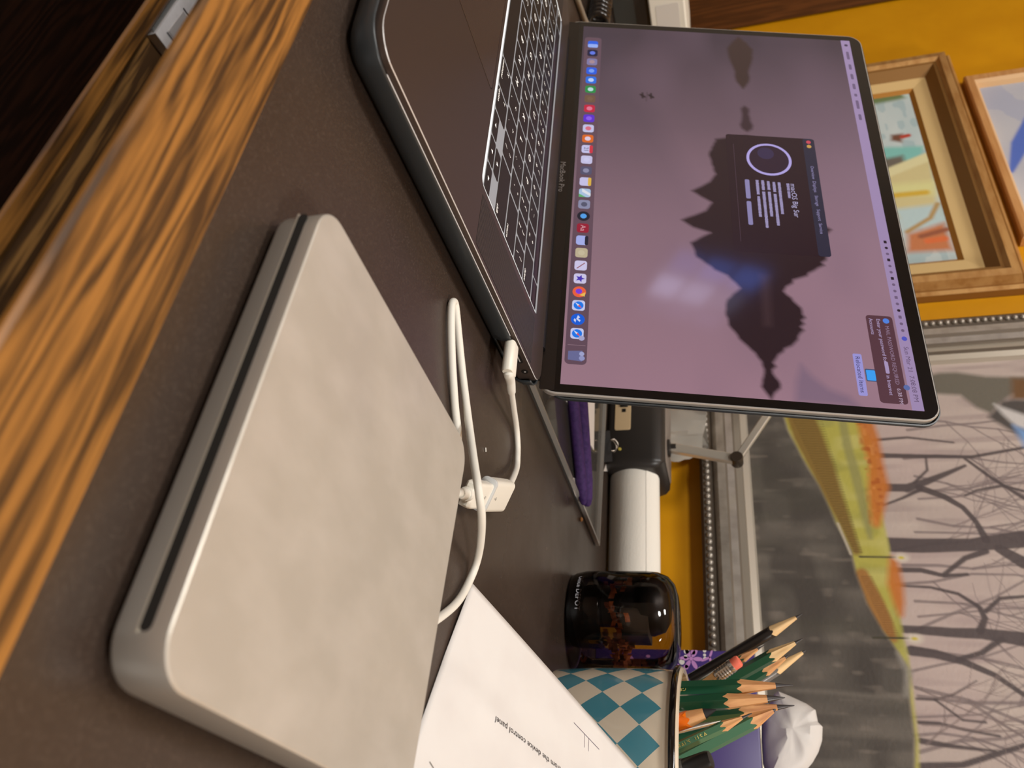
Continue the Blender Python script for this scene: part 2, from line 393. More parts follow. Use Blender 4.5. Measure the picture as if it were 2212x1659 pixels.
for ri, row in enumerate(rows):
    x = -140.
    for wd, leg in row: key(x, x+wd*U, Y0+ri*ROW, Y0+(ri+1)*ROW, leg); x += wd*U
x = -140+11.5*U; h2 = ROW/2
tri = {'<': '\u25c0', '>': '\u25b6', '^': '\u25b2', 'v': '\u25bc'}
def arrow(x0, y0, ang):
    k = G(); k.add(plate(x0+.75, x0+U-.75, y0+.95, y0+h2-.4, 1.3, [(ZT-.3, 0), (ZT-.12, .05), (ZT-.02, .3)], 3), 0)
    cx, cy = x0+U/2, y0+h2/2; a = [(cx+1.5*math.cos(ang+t)*1.1, cy+1.5*math.sin(ang+t), ZT+.03) for t in (0, 2.3, -2.3)]
    k.add((a, [(0, 1, 2)]), 1); k.make('key', [M_key, M_lit], kb)
arrow(x, Y0, PI); arrow(x+U, Y0, -PI/2); arrow(x+U, Y0+h2, PI/2); arrow(x+2*U, Y0, 0)
yt = Y0+5*ROW
key(-140, -140+U, yt, yt+11.5, [('esc', 0, 2.5, 3.6, 'LEFT')])
obj('touch_bar', *plate(-140+U+1, 140-U-1, yt+1.2, yt+11, .8, [(ZT-.3, 0), (ZT-.05, .1)], 3), M_blk, kb)
obj('fingerprint_button', *plate(140-U+.6, 139.4, yt+1.2, yt+11, 1, [(ZT-.3, 0), (ZT-.05, .1)], 3), M_blk, kb)
M_pad = mat('trackpad_glass', c(90, 77, 69), .26, .5, spec=.5)
obj('trackpad', *plate(-79.5, 79.5, 4.5, 104.2, 3.5, [(ZT-.1, 0), (ZT+.12, .12)], 5), M_pad, lap)
obj('trackpad_gap', [(x, y, ZT+.02) for x, y in rrect(-80.1, 80.1, 3.9, 104.8, 4, 5)], [tuple(range(24))], M_dark, lap)
# speaker grilles: rows of fine ribs
M_rib = mat('grille_rib', c(74, 66, 62), .5, .1)
for sx in (-1, 1):
    gr = obj('speaker_grille', *plate(min(sx*144.6, sx*176), max(sx*144.6, sx*176), 112, 217, 1.2, [(ZT, 0), (ZT+.06, .02)], 3), M_dark, lap)
    rb = G(); y = 112.5
    while y < 216.5:
        rb.add(box(min(sx*145, sx*175.6), max(sx*145, sx*175.6), y, y+.58, ZT+.06, ZT+.12)); y += 1.35
    rb.make('grille_ribs', M_rib, gr)
# ports on the right side
ps = G(); 
def slot(yc, zc, hw, hh, n=6):
    P = rrect(yc-hw, yc+hw, zc-hh, zc+hh, hh, n); return P
for yc in (190.6, 206.9):
    P = slot(yc, 12.1, 4.6, 1.55)
    pt = obj('usb_port', [(179.0, a, b) for a, b in P]+[(179.12, a, b) for a, b in P], loft([[(179.0, a, b) for a, b in P], [(179.12, a, b) for a, b in P]])[1], M_dark, lap)
    obj('contact_tongue', *box(179.12, 179.2, yc-3, yc+3, 11.8, 12.4), M_edge, pt)
P = [(220.6+2*math.cos(2*PI*i/20), 12.1+2*math.sin(2*PI*i/20)) for i in range(20)]
jk = obj('headphone_jack', *loft([[(179.0, a, b) for a, b in P], [(179.12, a, b) for a, b in P]]), M_dark, lap)
P = [(220.6+.6*math.cos(2*PI*i/12), 12.2+.6*math.sin(2*PI*i/12)) for i in range(12)]
obj('jack_contact', *loft([[(179.12, a, b) for a, b in P], [(179.2, a, b) for a, b in P]]), M_edge, jk)
# hinge
hg = G(); hg.add(tube([(-150, 241.2, 12.2), (150, 241.2, 12.2)], 5.0, 20, 0)); hg.make('hinge_cover', M_dark, lap, 40)
for sx in (-1, 1): obj('hinge_block', *box(min(sx*150, sx*171), max(sx*150, sx*171), 236, 244, 7, 14.6), M_dark, lap)
# snap-on shell under the base, cut away around the right-hand ports
layers = [(.8, 9), (2.2, 4.5), (4.6, 1.2), (8.5, -.9), (13.2, -1.5), (13.7, -1.2)]
rings = []
for z, i in layers: rings.append([(x, y, z) for x, y in rrect(-178.9+i, 178.9-i, i, 241-i, 13-i if i < 9 else 5, 8, 40)])
vv, ff = loft(rings, True, False); n_ = len(rings[0]); keep = []
for q in ff:
    if len(q) == 4:
        cen = np.mean([vv[i] for i in q], 0)
        if cen[0] > 172 and 184.5 < cen[1] < 229 and cen[2] > 5.8: continue
        if cen[1] > 236 and abs(cen[0]) < 160 and cen[2] > 5: continue
        if cen[0] < -172 and 184 < cen[1] < 229 and cen[2] > 5.8: continue
    keep.append(q)
sh = obj('bottom_shell', vv, keep, M_shell, lap, 50)
md = sh.modifiers.new('wall', 'SOLIDIFY'); md.thickness = .0010; md.offset = 1
M_rim = mat('pale_shell_lip', c(206, 204, 202), .35)
rim = G()
for seg in ([(180.4, 14+k*4.2) for k in range(41)],):
    rim.add(tube([(x, y, 13.75) for x, y in seg], .55, 6, 0))
rim.make('shell_lip', M_rim, lap, 60)
for fx, fy in ((-150, 25), (150, 25), (-150, 215), (150, 215)): obj('rubber_foot', *lathe([(6, 0), (6, 1.2)], 16, fx, fy), M_dark, lap)

# ---------------- lid
HY, HZ, LID = 247.09, 26.71, 1.3008
cl, sl = math.cos(LID), math.sin(LID)
def lidp(x, t, n=0):                       # x, t in mm from the lower-left display corner; n out of the glass
    return (x-172.3, HY+t*cl-n*sl, HZ+t*sl+n*cl)
def lidplate(x0, x1, t0, t1, r, layers, nseg=8):
    v_, f_ = plate(x0, x1, t0, t1, r, layers, nseg); return [lidp(*p) for p in v_], f_
M_lidedge = mat('lid_edge_aluminium', c(190, 186, 180), .3, .45)
obj('lid_body', *lidplate(-6.6, 351.2, -13.5, 225, 11, [(-4.6, .8), (-4.0, .1), (-.8, 0), (-.25, .35)]), M_lidedge, lap, 30)
obj('screen_bezel', *lidplate(-5.6, 350.2, -12.6, 224, 10, [(-.4, 0), (-.06, 0), (0, .15)]), M_blk, lap)
M_chin = mat('dark_bronze_chin', c(30, 23, 18), .3, .2)
chin = obj('lid_chin', *lidplate(-4.6, 349.2, -12.4, -3.4, 1, [(-.05, 0), (.06, .05)]), M_chin, lap)
tv, tf = text('MacBook Pro', 5.4, 'CENTER')
obj('lettering', [lidp(172.3+p[0], -10.2+p[1]*1.05, .09) for p in tv], tf, mat('grey_lettering', c(120, 112, 108), .5), chin)
ls = G(); ls.add(lidplate(-8.4, 353, -9, 226.8, 12.5, [(-6.6, 2.2), (-5.9, .4), (-4.7, 0), (-3.2, .1), (-3.0, .9)]))
obj('lid_shell', ls.v, [q for q in ls.f if len(q) == 4]+[ls.f[-2]], M_shell, lap, 40)

# ---------------- the lit screen: wallpaper on the panel, interface shapes just above it
M_px = painted('screen_pixels', .075, True, .42, estr=.92)
W, H = 344.6, 215.4
cv = Canvas(0, W, 0, H, 1.25, (134, 106, 118))
gx = cv.X/W
cv.mix(np.clip(1.05-gx*1.7, 0, 1)*.95, (62, 50, 62))  # left side dimmed for the viewing angle, put into the pixels
cv.mix(np.clip((cv.Y-110)/105, 0, 1)*.35*np.clip(gx*2, 0, 1), (156, 128, 150))
cv.mix(np.clip(gx*1.5-.5, 0, 1)*.7, (164, 126, 140))
band = np.clip(.5-(cv.Y-(18+.38*cv.X))/22, 0, 1)
cv.mix(band*.30*np.clip(1.3-gx*1.3, 0, 1), (62, 54, 68))
cv.mix(np.clip(cv.noise(60, 30, 3)-.45, 0, 1)*.5, (120, 96, 112))
cv.mix(np.clip(.5-cv.dist([(300, 198), (345, 176)], [40, 60])/14, 0, 1)*.0, (120, 104, 128))
DK = (44, 27, 34)
WL = 126.
def mirrored(pts, jag=0, seed=0, low=.94):
    r = np.random.default_rng(seed); up_ = []; 
    for (x0, h0), (x1, h1) in zip(pts, pts[1:]):
        nseg = max(1, int(abs(x1-x0)/2.2))
        for k in range(nseg):
            t = k/nseg; up_.append((x0+(x1-x0)*t, max(.2, h0+(h1-h0)*t+(r.random()-.5)*jag)))
    up_.append(pts[-1]); return up_
def island(pts, col, jag=0, seed=0, low=.94, soft=1.5):
    u_ = mirrored(pts, jag, seed); P = [(x, WL+h) for x, h in u_]+[(x, WL-h*low) for x, h in mirrored(pts, jag*.3, seed+1)[::-1]]
    cv.mix(cv.inside(P, soft), col)
island([(3, .5), (10, 6), (18, 10.5), (30, 9.5), (42, 6.5), (46, 5.5), (52, 6), (58, 5), (63, 2), (66, .3)], (58, 40, 40), .6, 1)
island([(86, .5), (89, 3.2), (95, 2.6), (102, 3.4), (107, 5), (111, 4), (114, .5)], (58, 40, 48), .5, 2)
island([(118, 1), (124, 24), (140, 30), (160, 26), (168, 30), (178, 44), (188, 30), (196, 34), (206, 52), (212, 44), (216, 32), (226, 46), (238, 42), (248, 30), (252, 22), (258, 17), (262, 14), (272, 23), (282, 25), (292, 23), (302, 17), (312, 8), (318, 4), (326, 3), (331, 4.6), (336, 5.4), (340, 3), (344, .3)], DK, 3.0, 3, .97)
cv.mix(cv.inside([(250, WL), (290, WL), (290, WL+4), (250, WL+6)], 3)*.3, (90, 66, 70))
for (x, t) in ((80, 55), (80, 48.5)):
    cv.stroke([(x, t-1.3), (x+2.2, t+1.5)], 2, (40, 26, 34)); cv.stroke([(x-2, t), (x+3.4, t)], 1.4, (40, 26, 34))
cv.stroke([(77, 52), (87, 51.4)], .6, (60, 44, 52), a=.8)
cv.mix(cv.inside([(318, 146), (326, 152), (334, 161), (338, 172), (345, 178), (345, 140), (330, 142)], 3)*.55, (108, 92, 116))
screen = cv.make('screen', lambda X, Y: np.stack([X-172.3, HY+Y*cl-.03*sl, HZ+Y*sl+.03*cl], -1), M_px, lap)
tag(screen, 'lit display with a misty pink lake picture')
NLV = [.06]
def flat2(P, n): return [lidp(x, y, n) for x, y in P], [tuple(range(len(P)))]
def RR(x0, x1, y0, y1, r, n=.1, k=5): return flat2(rrect(x0, x1, y0, y1, r, k), n)
def TX(s_, x, y, size, n=.16, al='LEFT'):
    tv, tf = text(s_, size, al); return [lidp(x+p[0], y+p[1], n) for p in tv], tf
def CI(x, y, r, n=.12, k=20, r2=None): return flat2([(x+r*math.cos(2*PI*i/k), y+(r2 or r)*math.sin(2*PI*i/k)) for i in range(k)], n)
def scr(name, shapes): return colour_obj(name, [(a[0], a[1], col) for a, col in shapes], M_px, screen)
# menu bar
mb = [(RR(0, W, 208.3, H, .01, .07), (160, 138, 178))]
for x, s_ in ((6, 'File'),): pass
mb.append((CI(6, 212, 1.4, .1), (70, 56, 84)))
xx = 14
for s_ in ('Finder', 'File', 'Edit', 'View', 'Go', 'Window', 'Help'):
    mb.append((RR(xx, xx+1.6*len(s_), 210.8, 213.0, .8, .1), (112, 94, 126))); xx += 3.6+2.0*len(s_)
for k in range(15):
    x = 214+k*5.2
    mb.append(((CI(x, 212, 1.1, .1, 10) if k % 3 else RR(x-1.2, x+1.2, 211, 213, .4, .1)), (40, 28, 40) if k in (0, 1, 3, 6, 11) else (112, 92, 122)))
mb.append((CI(293, 212, 1.7, .1), (80, 84, 190)))
mb.append((TX('Sun Mar 21  7:08:08 PM', 299, 210.5, 4.1), (96, 76, 104)))
scr('menu_bar', mb)
# about window
wn = [(RR(118, 230.5, 110, 174.5, 2, .08), (42, 24, 34)), (RR(118, 230.5, 166, 174.5, 2, .1), (44, 42, 62)),
      (CI(121.5, 170.3, 1.7), (206, 74, 92)), (CI(126, 170.3, 1.7), (206, 158, 82)), (RR(128, 222, 115, 115.3, .1), (80, 60, 74))]
for x, s_ in ((146, 'Overview'), (161, 'Displays'), (175, 'Storage'), (188, 'Support'), (201, 'Service')):
    wn.append((TX(s_, x, 169.2, 3.3), (150, 142, 186)))
scr('system_window', wn)
ring = [(CI(142, 140, 16.2, .12, 40), (178, 164, 226)), (CI(142, 140, 14.2, .16, 40), (48, 30, 48)), (CI(136, 138, 6, .17, 20), (56, 44, 76))]
scr('round_emblem', ring)
tw = text('macOS Big Sur', 1.)[0][:, 0].max()
wt = [(TX('macOS Big Sur', 165, 153.2, 32/tw), (186, 178, 216))]
def blur_line(y, spans, hgt, col):
    # a line of print too small to read in the photograph: a row of tiny word-sized strokes
    r = np.random.default_rng(int(y*10))
    for u0, u1 in spans:
        x, x1 = 165+(u0-50)*.05, 165+(u1-50)*.05
        while x < x1-.3:
            wd = min(.35+r.random()*.45, x1-x); hh = hgt*(.75+.25*r.random()); wt.append((RR(x, x+wd, y-hh/2, y+hh/2, .12, .14, 2), col)); x += wd+.10
blur_line(151.4, ((50, 190), (200, 335)), 2.3, (158, 148, 190))
for y, sp_ in ((145.3, ((40, 650),)), (141.6, ((40, 235), (270, 860))), (137.7, ((30, 200), (235, 700))), (133.8, ((20, 210), (240, 915))), (129.9, ((20, 300), (335, 720)))):
    blur_line(y, sp_, 2.3, (164, 154, 196))
for u0, u1 in ((20, 390), (440, 880)): wt.append((RR(165+(u0-50)*.05, 165+(u1-50)*.05, 121.2, 124.4, 1, .14), (140, 132, 178)))
scr('system_window_text', wt)
# notification
nf = [(RR(276.5, 341, 190.2, 206.8, 2.2, .1), (88, 56, 66)), (CI(280.3, 202.6, 2.0, .14), (82, 132, 226)),
      (TX('MAIL PASSWORD REQUIRED', 284, 201.4, 3.4), (150, 124, 150)), (TX('6:38 PM', 330, 201.6, 3.4), (190, 168, 192)),
      (TX('Enter your password for', 279, 196.6, 3.3), (186, 166, 206)), (RR(311.2, 320, 196.7, 199, .8, .14), (170, 150, 190)), (TX('in Internet', 321.2, 196.6, 3.3), (186, 166, 206)), (TX('Accounts', 279, 192, 3.3), (186, 166, 206))]
scr('notification_banner', nf)
scr('desktop_folder', [(RR(317.5, 326.5, 184.2, 191.0, .8, .09), (72, 84, 118)), (RR(318.4, 325.8, 184.8, 190.2, .6, .12), (60, 160, 246)),
                       (RR(307, 337, 178.2, 183.6, 1, .1), (156, 150, 216)), (TX('Relocated Items', 322, 179.6, 4.0, .14, 'CENTER'), (52, 48, 84)),
                       (CI(329, 207.6, 1.9, .12), (92, 110, 168))])
# dock
scr('dock', [(RR(14, 330, 1.6, 15.2, 3, .08), (98, 74, 88)), (RR(315.6, 316.0, 3, 14, .1, .12), (140, 112, 124))])
ICON = [((36, 96, 226), (150, 176, 246)), ((20, 22, 60), (96, 120, 230)), ((128, 122, 166), (170, 140, 150)), ((30, 92, 226), (120, 160, 246)), ((30, 110, 226), (190, 210, 250)),
        ((34, 140, 70), (190, 220, 226)), ((112, 84, 66), (120, 92, 72)), ((196, 30, 64), (224, 120, 150)), ((92, 44, 206), (140, 90, 236)), ((196, 196, 232), (220, 110, 130)),
        ((220, 104, 34), (226, 206, 226)), ((198, 196, 236), (206, 50, 70)), ((200, 196, 232), (206, 204, 240)), ((84, 82, 110), (140, 140, 170)), ((200, 196, 234), (224, 180, 70)),
        ((170, 196, 226), (96, 176, 110)), ((138, 140, 170), (84, 86, 110)), ((24, 26, 44), (80, 160, 236)), ((152, 24, 52), (216, 160, 170)), ((166, 176, 236), (30, 30, 50)),
        ((190, 176, 146), (200, 188, 158)), ((206, 200, 234), (150, 90, 96)), ((206, 200, 234), (70, 50, 180)), ((236, 96, 60), (120, 60, 220)), ((200, 204, 240), (20, 120, 236)),
        ((10, 92, 216), (206, 214, 246)), ((200, 204, 240), (20, 120, 236))]
for k, (a, b) in enumerate(ICON):
    x = 22.7+k*(307-22.7)/26; y = 8.4; s_ = 4.1
    sh_ = [(CI(x, y, 4.4, .12, 24), a)] if k in (17, 23, 25) else [(RR(x-s_, x+s_, y-s_, y+s_, 1.9, .12), a)]
    if k in (24, 26):
        sh_ += [(CI(x, y, 3.2, .16), b), (flat2([(x-2.2, y-2.2), (x+.5, y-.5), (x+2.2, y+2.2), (x-.5, y+.5)], .2), (230, 226, 236)), (flat2([(x, y), (x+.5, y-.5), (x+2.2, y+2.2), (x-.5, y+.5)], .22), (226, 80, 80))]
        if k == 26: sh_.append((CI(x+3.4, y-2.6+5.6, 1.9, .24), (170, 168, 206)))
    elif k == 22:
        sh_.append((flat2([(x+(3.2 if i % 2 == 0 else 1.4)*math.sin(i*PI/5), y+(3.2 if i % 2 == 0 else 1.4)*math.cos(i*PI/5)) for i in range(10)], .16), b))
    elif k == 23: sh_ += [(CI(x-.4, y-.3, 2.1, .16), b), (flat2([(x, y+4), (x+3.6, y+3.6), (x+2.6, y)], .15), (236, 190, 90))]
    elif k == 25: sh_ += [(flat2([(x-3.2, y), (x-1.6, y+1.4), (x-.4, y+.2), (x+.6, y+1.8), (x+2, y+1.2), (x-.2, y-1)], .16), b), (flat2([(x-.6, y-2), (x+.6, y-1), (x+2.6, y-1.4), (x+.8, y-2.6)], .16), b)]
    elif k == 18: sh_.append((TX('Aa', x, y-1.5, 5, .16, 'CENTER'), b))
    elif k == 11: sh_ += [(RR(x-s_, x+s_, y+1.6, y+s_, 1.4, .15), b), (TX('21', x, y-2.2, 4.6, .18, 'CENTER'), (70, 66, 90))]
    elif k in (14, 19): sh_.append((RR(x-s_, x+s_, y+1.8, y+s_, 1.4, .15), b))
    elif k == 21: sh_.append((flat2([(x-2.6, y+2.4), (x-2.0, y+2.8), (x+2.8, y-2.2), (x+2.4, y-2.8)], .16), b))
    elif k == 15: sh_ += [(flat2([(x-s_, y-2), (x-1, y-2), (x+3, y+s_), (x+.4, y+s_)], .15), (226, 228, 236)), (flat2([(x+1, y-s_), (x+s_, y-s_), (x+s_, y+1)], .15), b)]
    elif k == 0: sh_.append((RR(x-.2, x+s_, y-s_, y+s_, 1.5, .15), b))
    else: sh_.append((CI(x, y, 2.2, .16), b))
    scr('dock_icon', sh_)
scr('trash_icon', [(flat2([(319.6, 12.4), (327.6, 12.4), (326.8, 3.6), (320.4, 3.6)], .12), (104, 106, 150)), (CI(322, 12, 1.6, .14), (160, 164, 206)), (CI(325.2, 12.2, 1.8, .14), (146, 150, 196))])

# ================================================================== DISC DRIVE
M_silver = mat('bead_blasted_silver', c(188, 183, 172), .42, .35, noise=((60, 34, 60), c(199, 194, 184), .40, .72), rnoise=(25, .34, .5))
M_silver_side = mat('silver_side', c(172, 168, 160), .36, .4)
dd = thing('disc_drive', 'square silver external disc drive with a dark slot in front', 'disc drive', (-34.4, 134.5, 0), -.0132)
body = G()
body.add(plate(-139, 0, 0, 139, 11, [(1.6, 2.6), (3.2, .5), (4.2, 0), (15.9, 0), (16.7, .22)], 10), 0)
body.make('drive_body', M_silver_side, dd, 30)
obj('top_face', *plate(-139, 0, 0, 139, 11, [(16.7, .22), (17.0, .75)], 10), M_silver, dd)
obj('rubber_base', *plate(-139, 0, 0, 139, 11, [(0, 7), (1.7, 6)], 8), M_dark, dd)
def slotp(x0, x1, z0, z1, y0, y1): P = rrect(x0, x1, z0, z1, (z1-z0)/2-.01, 5); return loft([[(x, y0, z) for x, z in P], [(x, y1, z) for x, z in P]])
obj('disc_slot', *slotp(-133, -9.5, 9.5, 12.6, .3, -.06), mat('slot_recess_shade', c(26, 24, 20), .9), dd)  # proud dark plate, its colour stands in for the shade of the recess
obj('slot_lip', *slotp(-133.5, -9.2, 9.0, 9.6, .3, -.10), mat('bright_lip', c(205, 198, 182), .3, .5), dd)

# ================================================================== WHITE CABLES
M_white = mat('white_plastic', c(233, 229, 216), .38, spec=.5)
M_white2 = mat('white_rubber', c(228, 225, 214), .5)
M_greyic = mat('grey_print', c(128, 124, 118), .6)
P4 = np.array([-168.5, 330.3, 8.0]); A = np.array([-.453, .891, 0.]); Wd = np.array([-12.4, -4.8, 7.0]); Wd -= A*(Wd@A); Wd /= np.linalg.norm(Wd)
Nn = np.cross(A, Wd); Nn = Nn if Nn[2] > 0 else -Nn
def af(x, y, z): return tuple(P4+A*y+Wd*x+Nn*z)          # x across, y along, z off the printed face
def aplate(x0, x1, y0, y1, r, layers):                    # rounded bar whose long axis is A
    R_ = []
    for yy, i in layers:
        R_.append([af(x, yy, z) for x, z in rrect(x0+i, x1-i, y0+i, y1-i, max(r-i, .05), 5)])
    return loft(R_)
def trident(ox, oy, s_):
    sh_ = G()
    sh_.add(tube([af(ox, oy-2*s_, .06), af(ox, oy+2*s_, .06)], .13*s_, 4, 0)); sh_.add(tube([af(ox, oy-.8*s_, .06), af(ox+.9*s_, oy+.2*s_, .06), af(ox+.9*s_, oy+.9*s_, .06)], .12*s_, 4, 0))
    sh_.add(tube([af(ox, oy-.2*s_, .06), af(ox-.9*s_, oy+.6*s_, .06), af(ox-.9*s_, oy+1.2*s_, .06)], .12*s_, 4, 0))
    for q in ((ox, oy-2*s_), (ox+.9*s_, oy+1*s_), (ox-.9*s_, oy+1.3*s_), (ox, oy+2.1*s_)):
        sh_.add(([af(q[0]+.38*s_*math.cos(k*PI/4), q[1]+.38*s_*math.sin(k*PI/4), .08) for k in range(8)], [tuple(range(8))]))
    return sh_
ad = thing('usb_adapter', 'white square USB adapter with a short cable plugged into the laptop', 'adapter', (0, 0, 0))
obj('socket_block', *aplate(-.5, 16.5, -8, 0, 2.6, [(0, .7), (.7, 0), (32.3, 0), (33, .9)]), M_white, ad, 35)
obj('socket_rim', *aplate(-.75, 16.75, -8.25, .25, 2.8, [(-.3, .5), (0, 0), (1.5, 0), (1.8, .4)]), mat('grey_socket_rim', c(200, 202, 200), .4), ad, 35)
trident(7.5, 8, .75).make('usb_mark', M_greyic, ad)
lr = lambda x, y, z: np.array([LX+x*math.cos(LROT)-y*math.sin(LROT), LY+x*math.sin(LROT)+y*math.cos(LROT), z])
pc = []
def lplug(x0, x1, hw, hh, lay): return None
R_ = []
for x, i in ((180.0, .8), (180.6, .1), (181.5, 0), (198.6, 0), (199.3, .5)):
    R_.append([tuple(lr(x, y, z)) for y, z in rrect(190.6-5.6+i, 190.6+5.6-i, 12.6-3.1+i, 12.6+3.1-i, 3, 6)])
obj('usb_plug', *loft(R_), M_white, ad, 40)
n0 = lr(199, 191, 12.5); nk = [lr(198, 190.8, 12.5), n0, g(1102.5, 822, 11.6), g(1104, 838, 10.6), g(1105, 847, 9.9)]
obj('plug_neck', *tube(nk, [2.9, 2.9, 2.6, 2.5, 2.3], 16, 4), M_white2, ad, 50)
e0 = np.array(af(12.5, 33, -4))
obj('adapter_cable', *tube([g(1104, 838, 10.6), g(1105.5, 852, 9.3), g(1110, 886, 6), g(1115, 920, 3.2), g(1118, 955, 2.4), g(1118, 985, 3), g(1115, 1015, 4.5), e0+A*2, e0-A*2], 1.75, 14), M_white2, ad, 60)
cb = thing('drive_cable', 'white cable looping from the disc drive to the USB adapter', 'cable', (0, 0, 0))
obj('cable_plug', *aplate(1.2, 14.3, -7.2, -.8, 1.6, [(-24, 1.4), (-23, .4), (-20, 0), (-.2, 0)]), M_white, cb, 35)
tg = trident(7.6, -7, .7); tg.v = [tuple(np.array(p)-Nn*.8) for p in tg.v]; tg.make('usb_mark', M_greyic, cb)
s0 = np.array(af(7.7, -23.5, -4)); s1 = np.array(af(7.7, -33, -4.4))
obj('strain_relief', *tube([s0+A*.5, s0-A*3, s0-A*3.1, s0-A*5.6, s0-A*5.7, s0-A*9.5], [3.4, 3.3, 2.7, 2.6, 2.5, 2.2], 16, 0), M_white2, cb, 40)
path = [(-92, 272.5, 8), (-95, 284, 4.5)]+[tuple(g(*p)) for p in ((955, 1330, 2.3), (992, 1295, 2.3), (1018, 1246, 3.2), (1032, 1205, 6.5), (1039, 1160, 13), (1040, 1110, 18.5), (1034, 1060, 19.5), (1025, 1005, 15.5), (1014, 925, 8.5), (1003, 840, 4), (995, 770, 2.4), (988, 700, 2.3), (983.5, 660, 2.3), (979, 652, 2.3), (975.5, 664, 2.3), (974.5, 710, 2.3), (977, 790, 2.3), (983, 880, 2.3), (989, 935, 2.3))]
path += [(-183.5, 298, 2.4), (-174, 295.5, 3), (-162, 290, 3.5), (-153.5, 287.5, 4), tuple(s1-A*2), tuple(s1+A*2)]
obj('cable', *tube(path, 1.9, 14, 8), M_white2, cb, 60)

# ================================================================== SHEET OF PAPER leaning on the pencil pot
M_paper = mat('white_paper', c(222, 219, 215), .7, noise=(40, c(217, 213, 209), .4, .7), spec=.3)
M_ink = mat('black_ink', c(50, 44, 46), .7); M_ink2 = mat('thin_pen_line', c(88, 72, 96), .7)
T0 = np.array([-138.6, 344.6, .6]); E1 = np.array([.909, -.416, 0]); E2 = np.array([.377, .817, .44]); E2 /= np.linalg.norm(E2)
PN = np.cross(E1, E2); PN /= np.linalg.norm(PN)
def pab(px, py):                           # photo pixel -> sheet coordinates
    d = ray(px, py); o_ = np.array([0, 0, CH]); t = ((T0-o_)@PN)/(d@PN); q = o_+d*t-T0; return np.array([q@E1, q@E2])
ca, cb2 = pab(969, 1417), pab(1270, 1640); cd = (cb2-ca)/np.linalg.norm(cb2-ca); cn = np.array([-cd[1], cd[0]])
c3, c4 = pab(1018, 1500), pab(1075, 1560); cd2 = (c4-c3)/np.linalg.norm(c4-c3); cn2 = np.array([-cd2[1], cd2[0]])
def sheet(a, b, off=0.):
    p = np.array([a, b]); s_ = (p-ca)@cn; h = 0.
    if s_ > 0: h += .035*s_
    h += .5*math.sin(a*.045+.6)*math.sin(b*.03)
    s2 = (p-c3)@cn2; h += 1.0*math.exp(-(s2/7)**2)*(1 if b > 8 else b/8)
    q = T0+E1*a+E2*b+PN*(h+off); q[2] = max(q[2], .35+off*.6); return q
pp = thing('paper_sheet', 'creased white printed sheet propped against the blue checked pot', 'paper', (0, 0, 0))
NA, NB = 70, 50; LA, LB = 214., 146.
vs = [tuple(sheet(LA*i/NA, LB*j/NB)) for j in range(NB+1) for i in range(NA+1)]
fs = [(j*(NA+1)+i, j*(NA+1)+i+1, (j+1)*(NA+1)+i+1, (j+1)*(NA+1)+i) for j in range(NB) for i in range(NA)]
sh_o = obj('sheet', vs, fs, M_paper, pp, 80); md = sh_o.modifiers.new('t', 'SOLIDIFY'); md.thickness = .00012; md.offset = 0
q0, q1 = pab(1224, 1668), pab(1066, 1548)
def ptext(s_, start, end, size, m, name, al='RIGHT'):
    r_ = (end-start)/np.linalg.norm(end-start); u_ = np.array([-r_[1], r_[0]])
    tv, tf = text(s_, size, al); o_ = end if al == 'RIGHT' else start
    obj(name, [tuple(sheet(*(o_+r_*p[0]+u_*p[1]), .22)) for p in tv], tf, m, pp)
ptext('test from the device control panel', q0, q1, 4.1, M_ink, 'printed_line')
def pline(a, b, w_, m, name):
    a, b = pab(*a), pab(*b); d = (b-a)/np.linalg.norm(b-a); n_ = np.array([-d[1], d[0]])*w_/2; k = 14
    L_ = [tuple(sheet(*(a+(b-a)*t/k+n_), .22)) for t in range(k+1)]; R2 = [tuple(sheet(*(a+(b-a)*t/k-n_), .22)) for t in range(k+1)]
    obj(name, L_+R2, [(i, i+1, k+2+i, k+1+i) for i in range(k)], m, pp)
pline((1237, 1561), (1293, 1618), .32, M_ink2, 'ruled_line'); pline((1261, 1586), (1261, 1614), .2, M_ink2, 'ruled_line'); pline((1270, 1595), (1270, 1622), .2, M_ink2, 'ruled_line')
pline((927, 1645), (936, 1659), .6, M_greyic, 'printed_curve')

# ================================================================== PENCIL POT
CX, CY = -88., 541.
M_pot = bpy.data.materials.new('checked_glaze'); M_pot.use_nodes = True; nt = M_pot.node_tree; b = nt.nodes['Principled BSDF']
b.inputs['Roughness'].default_value = .16; b.inputs['Coat Weight'].default_value = .4
uv = nt.nodes.new('ShaderNodeUVMap'); sp = nt.nodes.new('ShaderNodeSeparateXYZ'); nt.links.new(uv.outputs[0], sp.inputs[0])
def mth(op, a, bb):
    n = nt.nodes.new('ShaderNodeMath'); n.operation = op
    for k, x in enumerate((a, bb)):
        if x is None: continue
        if isinstance(x, (int, float)): n.inputs[k].default_value = x
        else: nt.links.new(x, n.inputs[k])
    return n.outputs[0]
u_, v_ = sp.outputs[0], sp.outputs[1]
pa = mth('FLOOR', mth('ADD', mth('ADD', u_, v_), .5), None); pb = mth('FLOOR', mth('ADD', mth('SUBTRACT', u_, v_), .5), None)
par = mth('MODULO', mth('ADD', mth('ADD', pa, pb), 400), 2)
top = mth('GREATER_THAN', mth('ADD', v_, mth('ABSOLUTE', mth('SUBTRACT', mth('FRACT', u_, None), .5), None)), 99)
lim = mth('GREATER_THAN', v_, .5); fac = mth('MAXIMUM', par, lim)
mixn = nt.nodes.new('ShaderNodeMix'); mixn.data_type = 'RGBA'; nt.links.new(fac, mixn.inputs[0])
mixn.inputs[6].default_value = c(72, 132, 146); mixn.inputs[7].default_value = c(212, 198, 176); nt.links.new(mixn.outputs[2], b.inputs['Base Color'])
